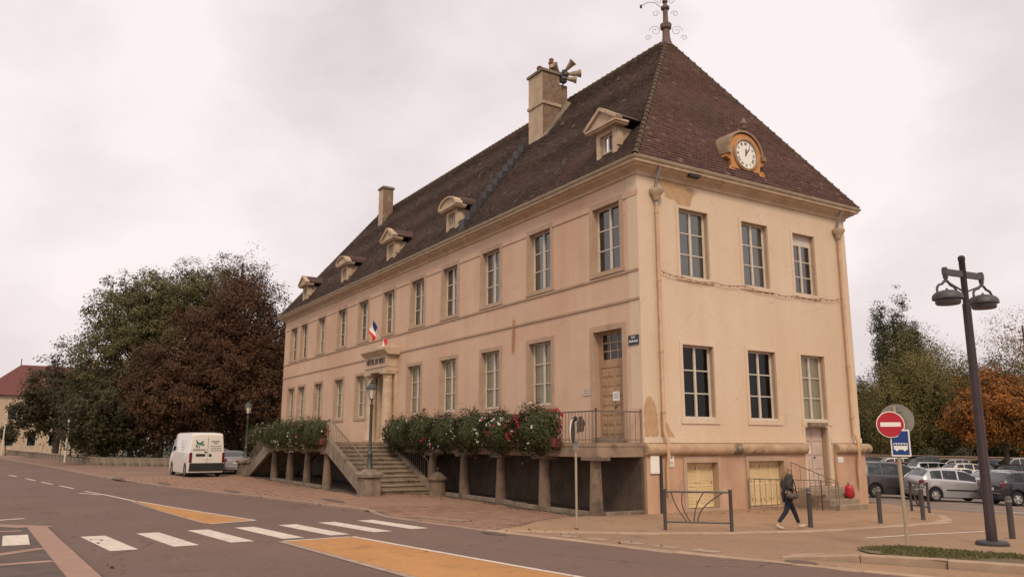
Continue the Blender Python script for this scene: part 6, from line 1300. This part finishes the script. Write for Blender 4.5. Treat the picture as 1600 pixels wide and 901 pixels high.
# ---------------------------------------------------------------- low walls
def low_wall(name, label, pl, h, th, mat, step, cope):
    t = thing(name, label, 'wall', (*pl[0], 0)); o0 = Vector((*pl[0], 0)); rng = random.Random(4); proto = None
    for p, d in along(pl, step):
        z = g(p.x, p.y); b = MB(); b.cbox(.003, step - .003, -th / 2, th / 2, -.3, h + rng.uniform(-.006, .006), .008); b.build('stone_block', mat, t, (p.x - o0.x, p.y - o0.y, z), (0, 0, math.atan2(d.y, d.x)))
        if cope: b = MB(); b.cbox(.004, step - .004, -th / 2 - .06, th / 2 + .06, h + .012, h + .10, .02); b.build('coping_stone', MAT['kerb_stone'], t, (p.x - o0.x, p.y - o0.y, z), (0, 0, math.atan2(d.y, d.x)))
low_wall('low_wall', 'low stone wall in front of the park trees behind the van', [(-55.9, -11.1), (-49.5, -6.5), (-46.5, -4.4)], .72, .4, MAT['stone_grey'], 1.32, False)
low_wall('low_wall', 'low dark wall running along the road towards the left', [(-56.3, -11.2), (-76, -12.9), (-120, -16.6), (-150, -20)], .62, .35, MAT['stone_grey'], 2.4, True)
low_wall('car_park_wall', 'pale rubble wall closing the back of the car park', [(-44, 61), (4, 61)], 1.55, .4, MAT['wall_rubble'], 2.0, True)
old_lamp(-62, -5.4, g(-62, -5.4), 4.0, 'lantern lamp among the dark trees left of the van')
t = thing('road_sign', 'small triangular road sign on a grey post by the left kerb', 'traffic sign', (-61, -13.5, g(-61, -13.5))); b = MB(); b.tube([(0, 0, -.1), (0, 0, 3.2)], .045, 6); b.build('pole', MAT['zinc'], t)
b = MB(); b.prism([(-.42, 2.35), (.42, 2.35), (0, 3.05)], 'x', .05, .07); b.build('triangle_plate', MAT['sign_back'], t); b = MB(); b.prism([(-.30, 2.42), (.30, 2.42), (0, 2.92)], 'x', .071, .075); b.build('triangle_field', MAT['box_red'], t)

# ---------------------------------------------------------------- far house at the left
hs = thing('house', 'distant pale stone house with a red hipped roof at the left edge', 'house', (-127.0, -10.0, .3), R_(90))
pm('roof_red', (.155, .052, .044), (.12, .042, .036), 3, .9, .4, 12)
b = MB(); b.box(-12, 12, 0, 11, -.5, 9.0); b.build('wall', MAT['stone_light'], hs)
b = MB(); b.add([(-12.6, -.6, 9.0), (12.6, -.6, 9.0), (12.6, 11.6, 9.0), (-12.6, 11.6, 9.0), (-7, 5.5, 14.2), (7, 5.5, 14.2)], [(0, 1, 5, 4), (1, 2, 5), (2, 3, 4, 5), (3, 0, 4), (3, 2, 1, 0)]); rf = b.build('roof', MAT['roof_red'], hs)
b = MB(); b.tube([(-7, 5.5, 14.1), (-7, 5.5, 15.2)], .08, 6); b.build('roof_spike', MAT['iron_dark'], rf); b = MB(); b.box(3, 4, 4, 5, 12.5, 15.4); b.build('chimney', MAT['stone_light'], rf)
for k in range(8):
    for z in (1.2, 5.2):
        x = -10.4 + 2.95 * k; b = MB(); b.box(x - .65, x + .65, -.06, .04, z, z + 2.3); w0 = b.build('window', MAT['white_frame'], hs); b = MB(); b.box(x - .55, x + .55, -.075, -.062, z + .1, z + 2.2); b.build('pane', MAT['car_glass'], w0)

# ---------------------------------------------------------------- grass blades on the island, fallen leaves by the terrace
rs = np.random.RandomState(77); P = []
while len(P) < 5200:
    x, y = rs.uniform(9.8, 16.5), rs.uniform(-4.2, 0)
    if inside((x, y), GRASS) and math.sin(x * 2.1 + y) + math.sin(y * 3.3 - x * 1.3) > -1.1: P.append((x, y, g(x, y) + ISLZ(x, y) + .022))
P = np.array(P); tag(leafcloud('grass', P, rs.normal(.45, .2, len(P)), .075, 'grass_blade', None, seed=5, aspect=.28, nrm=np.stack([rs.normal(size=len(P)), rs.normal(size=len(P)), np.full(len(P), -.25)], 1)), 'short worn olive grass on the lamp island', 'grass', None, 'stuff')
P = []
for cx, cy, sx, sy, n in ((-9.6, -2.9, 1.2, .35, 150), (-4, -2.7, 3.2, .25, 120), (-20, -5.6, 3.0, .25, 90), (1.2, 4.4, .6, 1.6, 70), (3.5, -6.2, 2.5, .25, 60), (-12, -8.2, 4, .25, 80), (5.5, -15.7, 5, .12, 50)):
    for k in range(n): x, y = rs.normal(cx, sx), rs.normal(cy, sy); P.append((x, y, g(x, y) + (pav_dz(x, y) if y > -7.4 or x < -3 else .0) + .018))
P = np.array(P); tag(leafcloud('fallen_leaves', P, rs.uniform(0, 1, len(P)), .075, 'litter', None, seed=6, aspect=.6, nrm=np.tile([0, 0, 3.0], (len(P), 1))), 'small brown fallen leaves strewn along kerbs and terrace foot', 'fallen leaves', None, 'stuff')
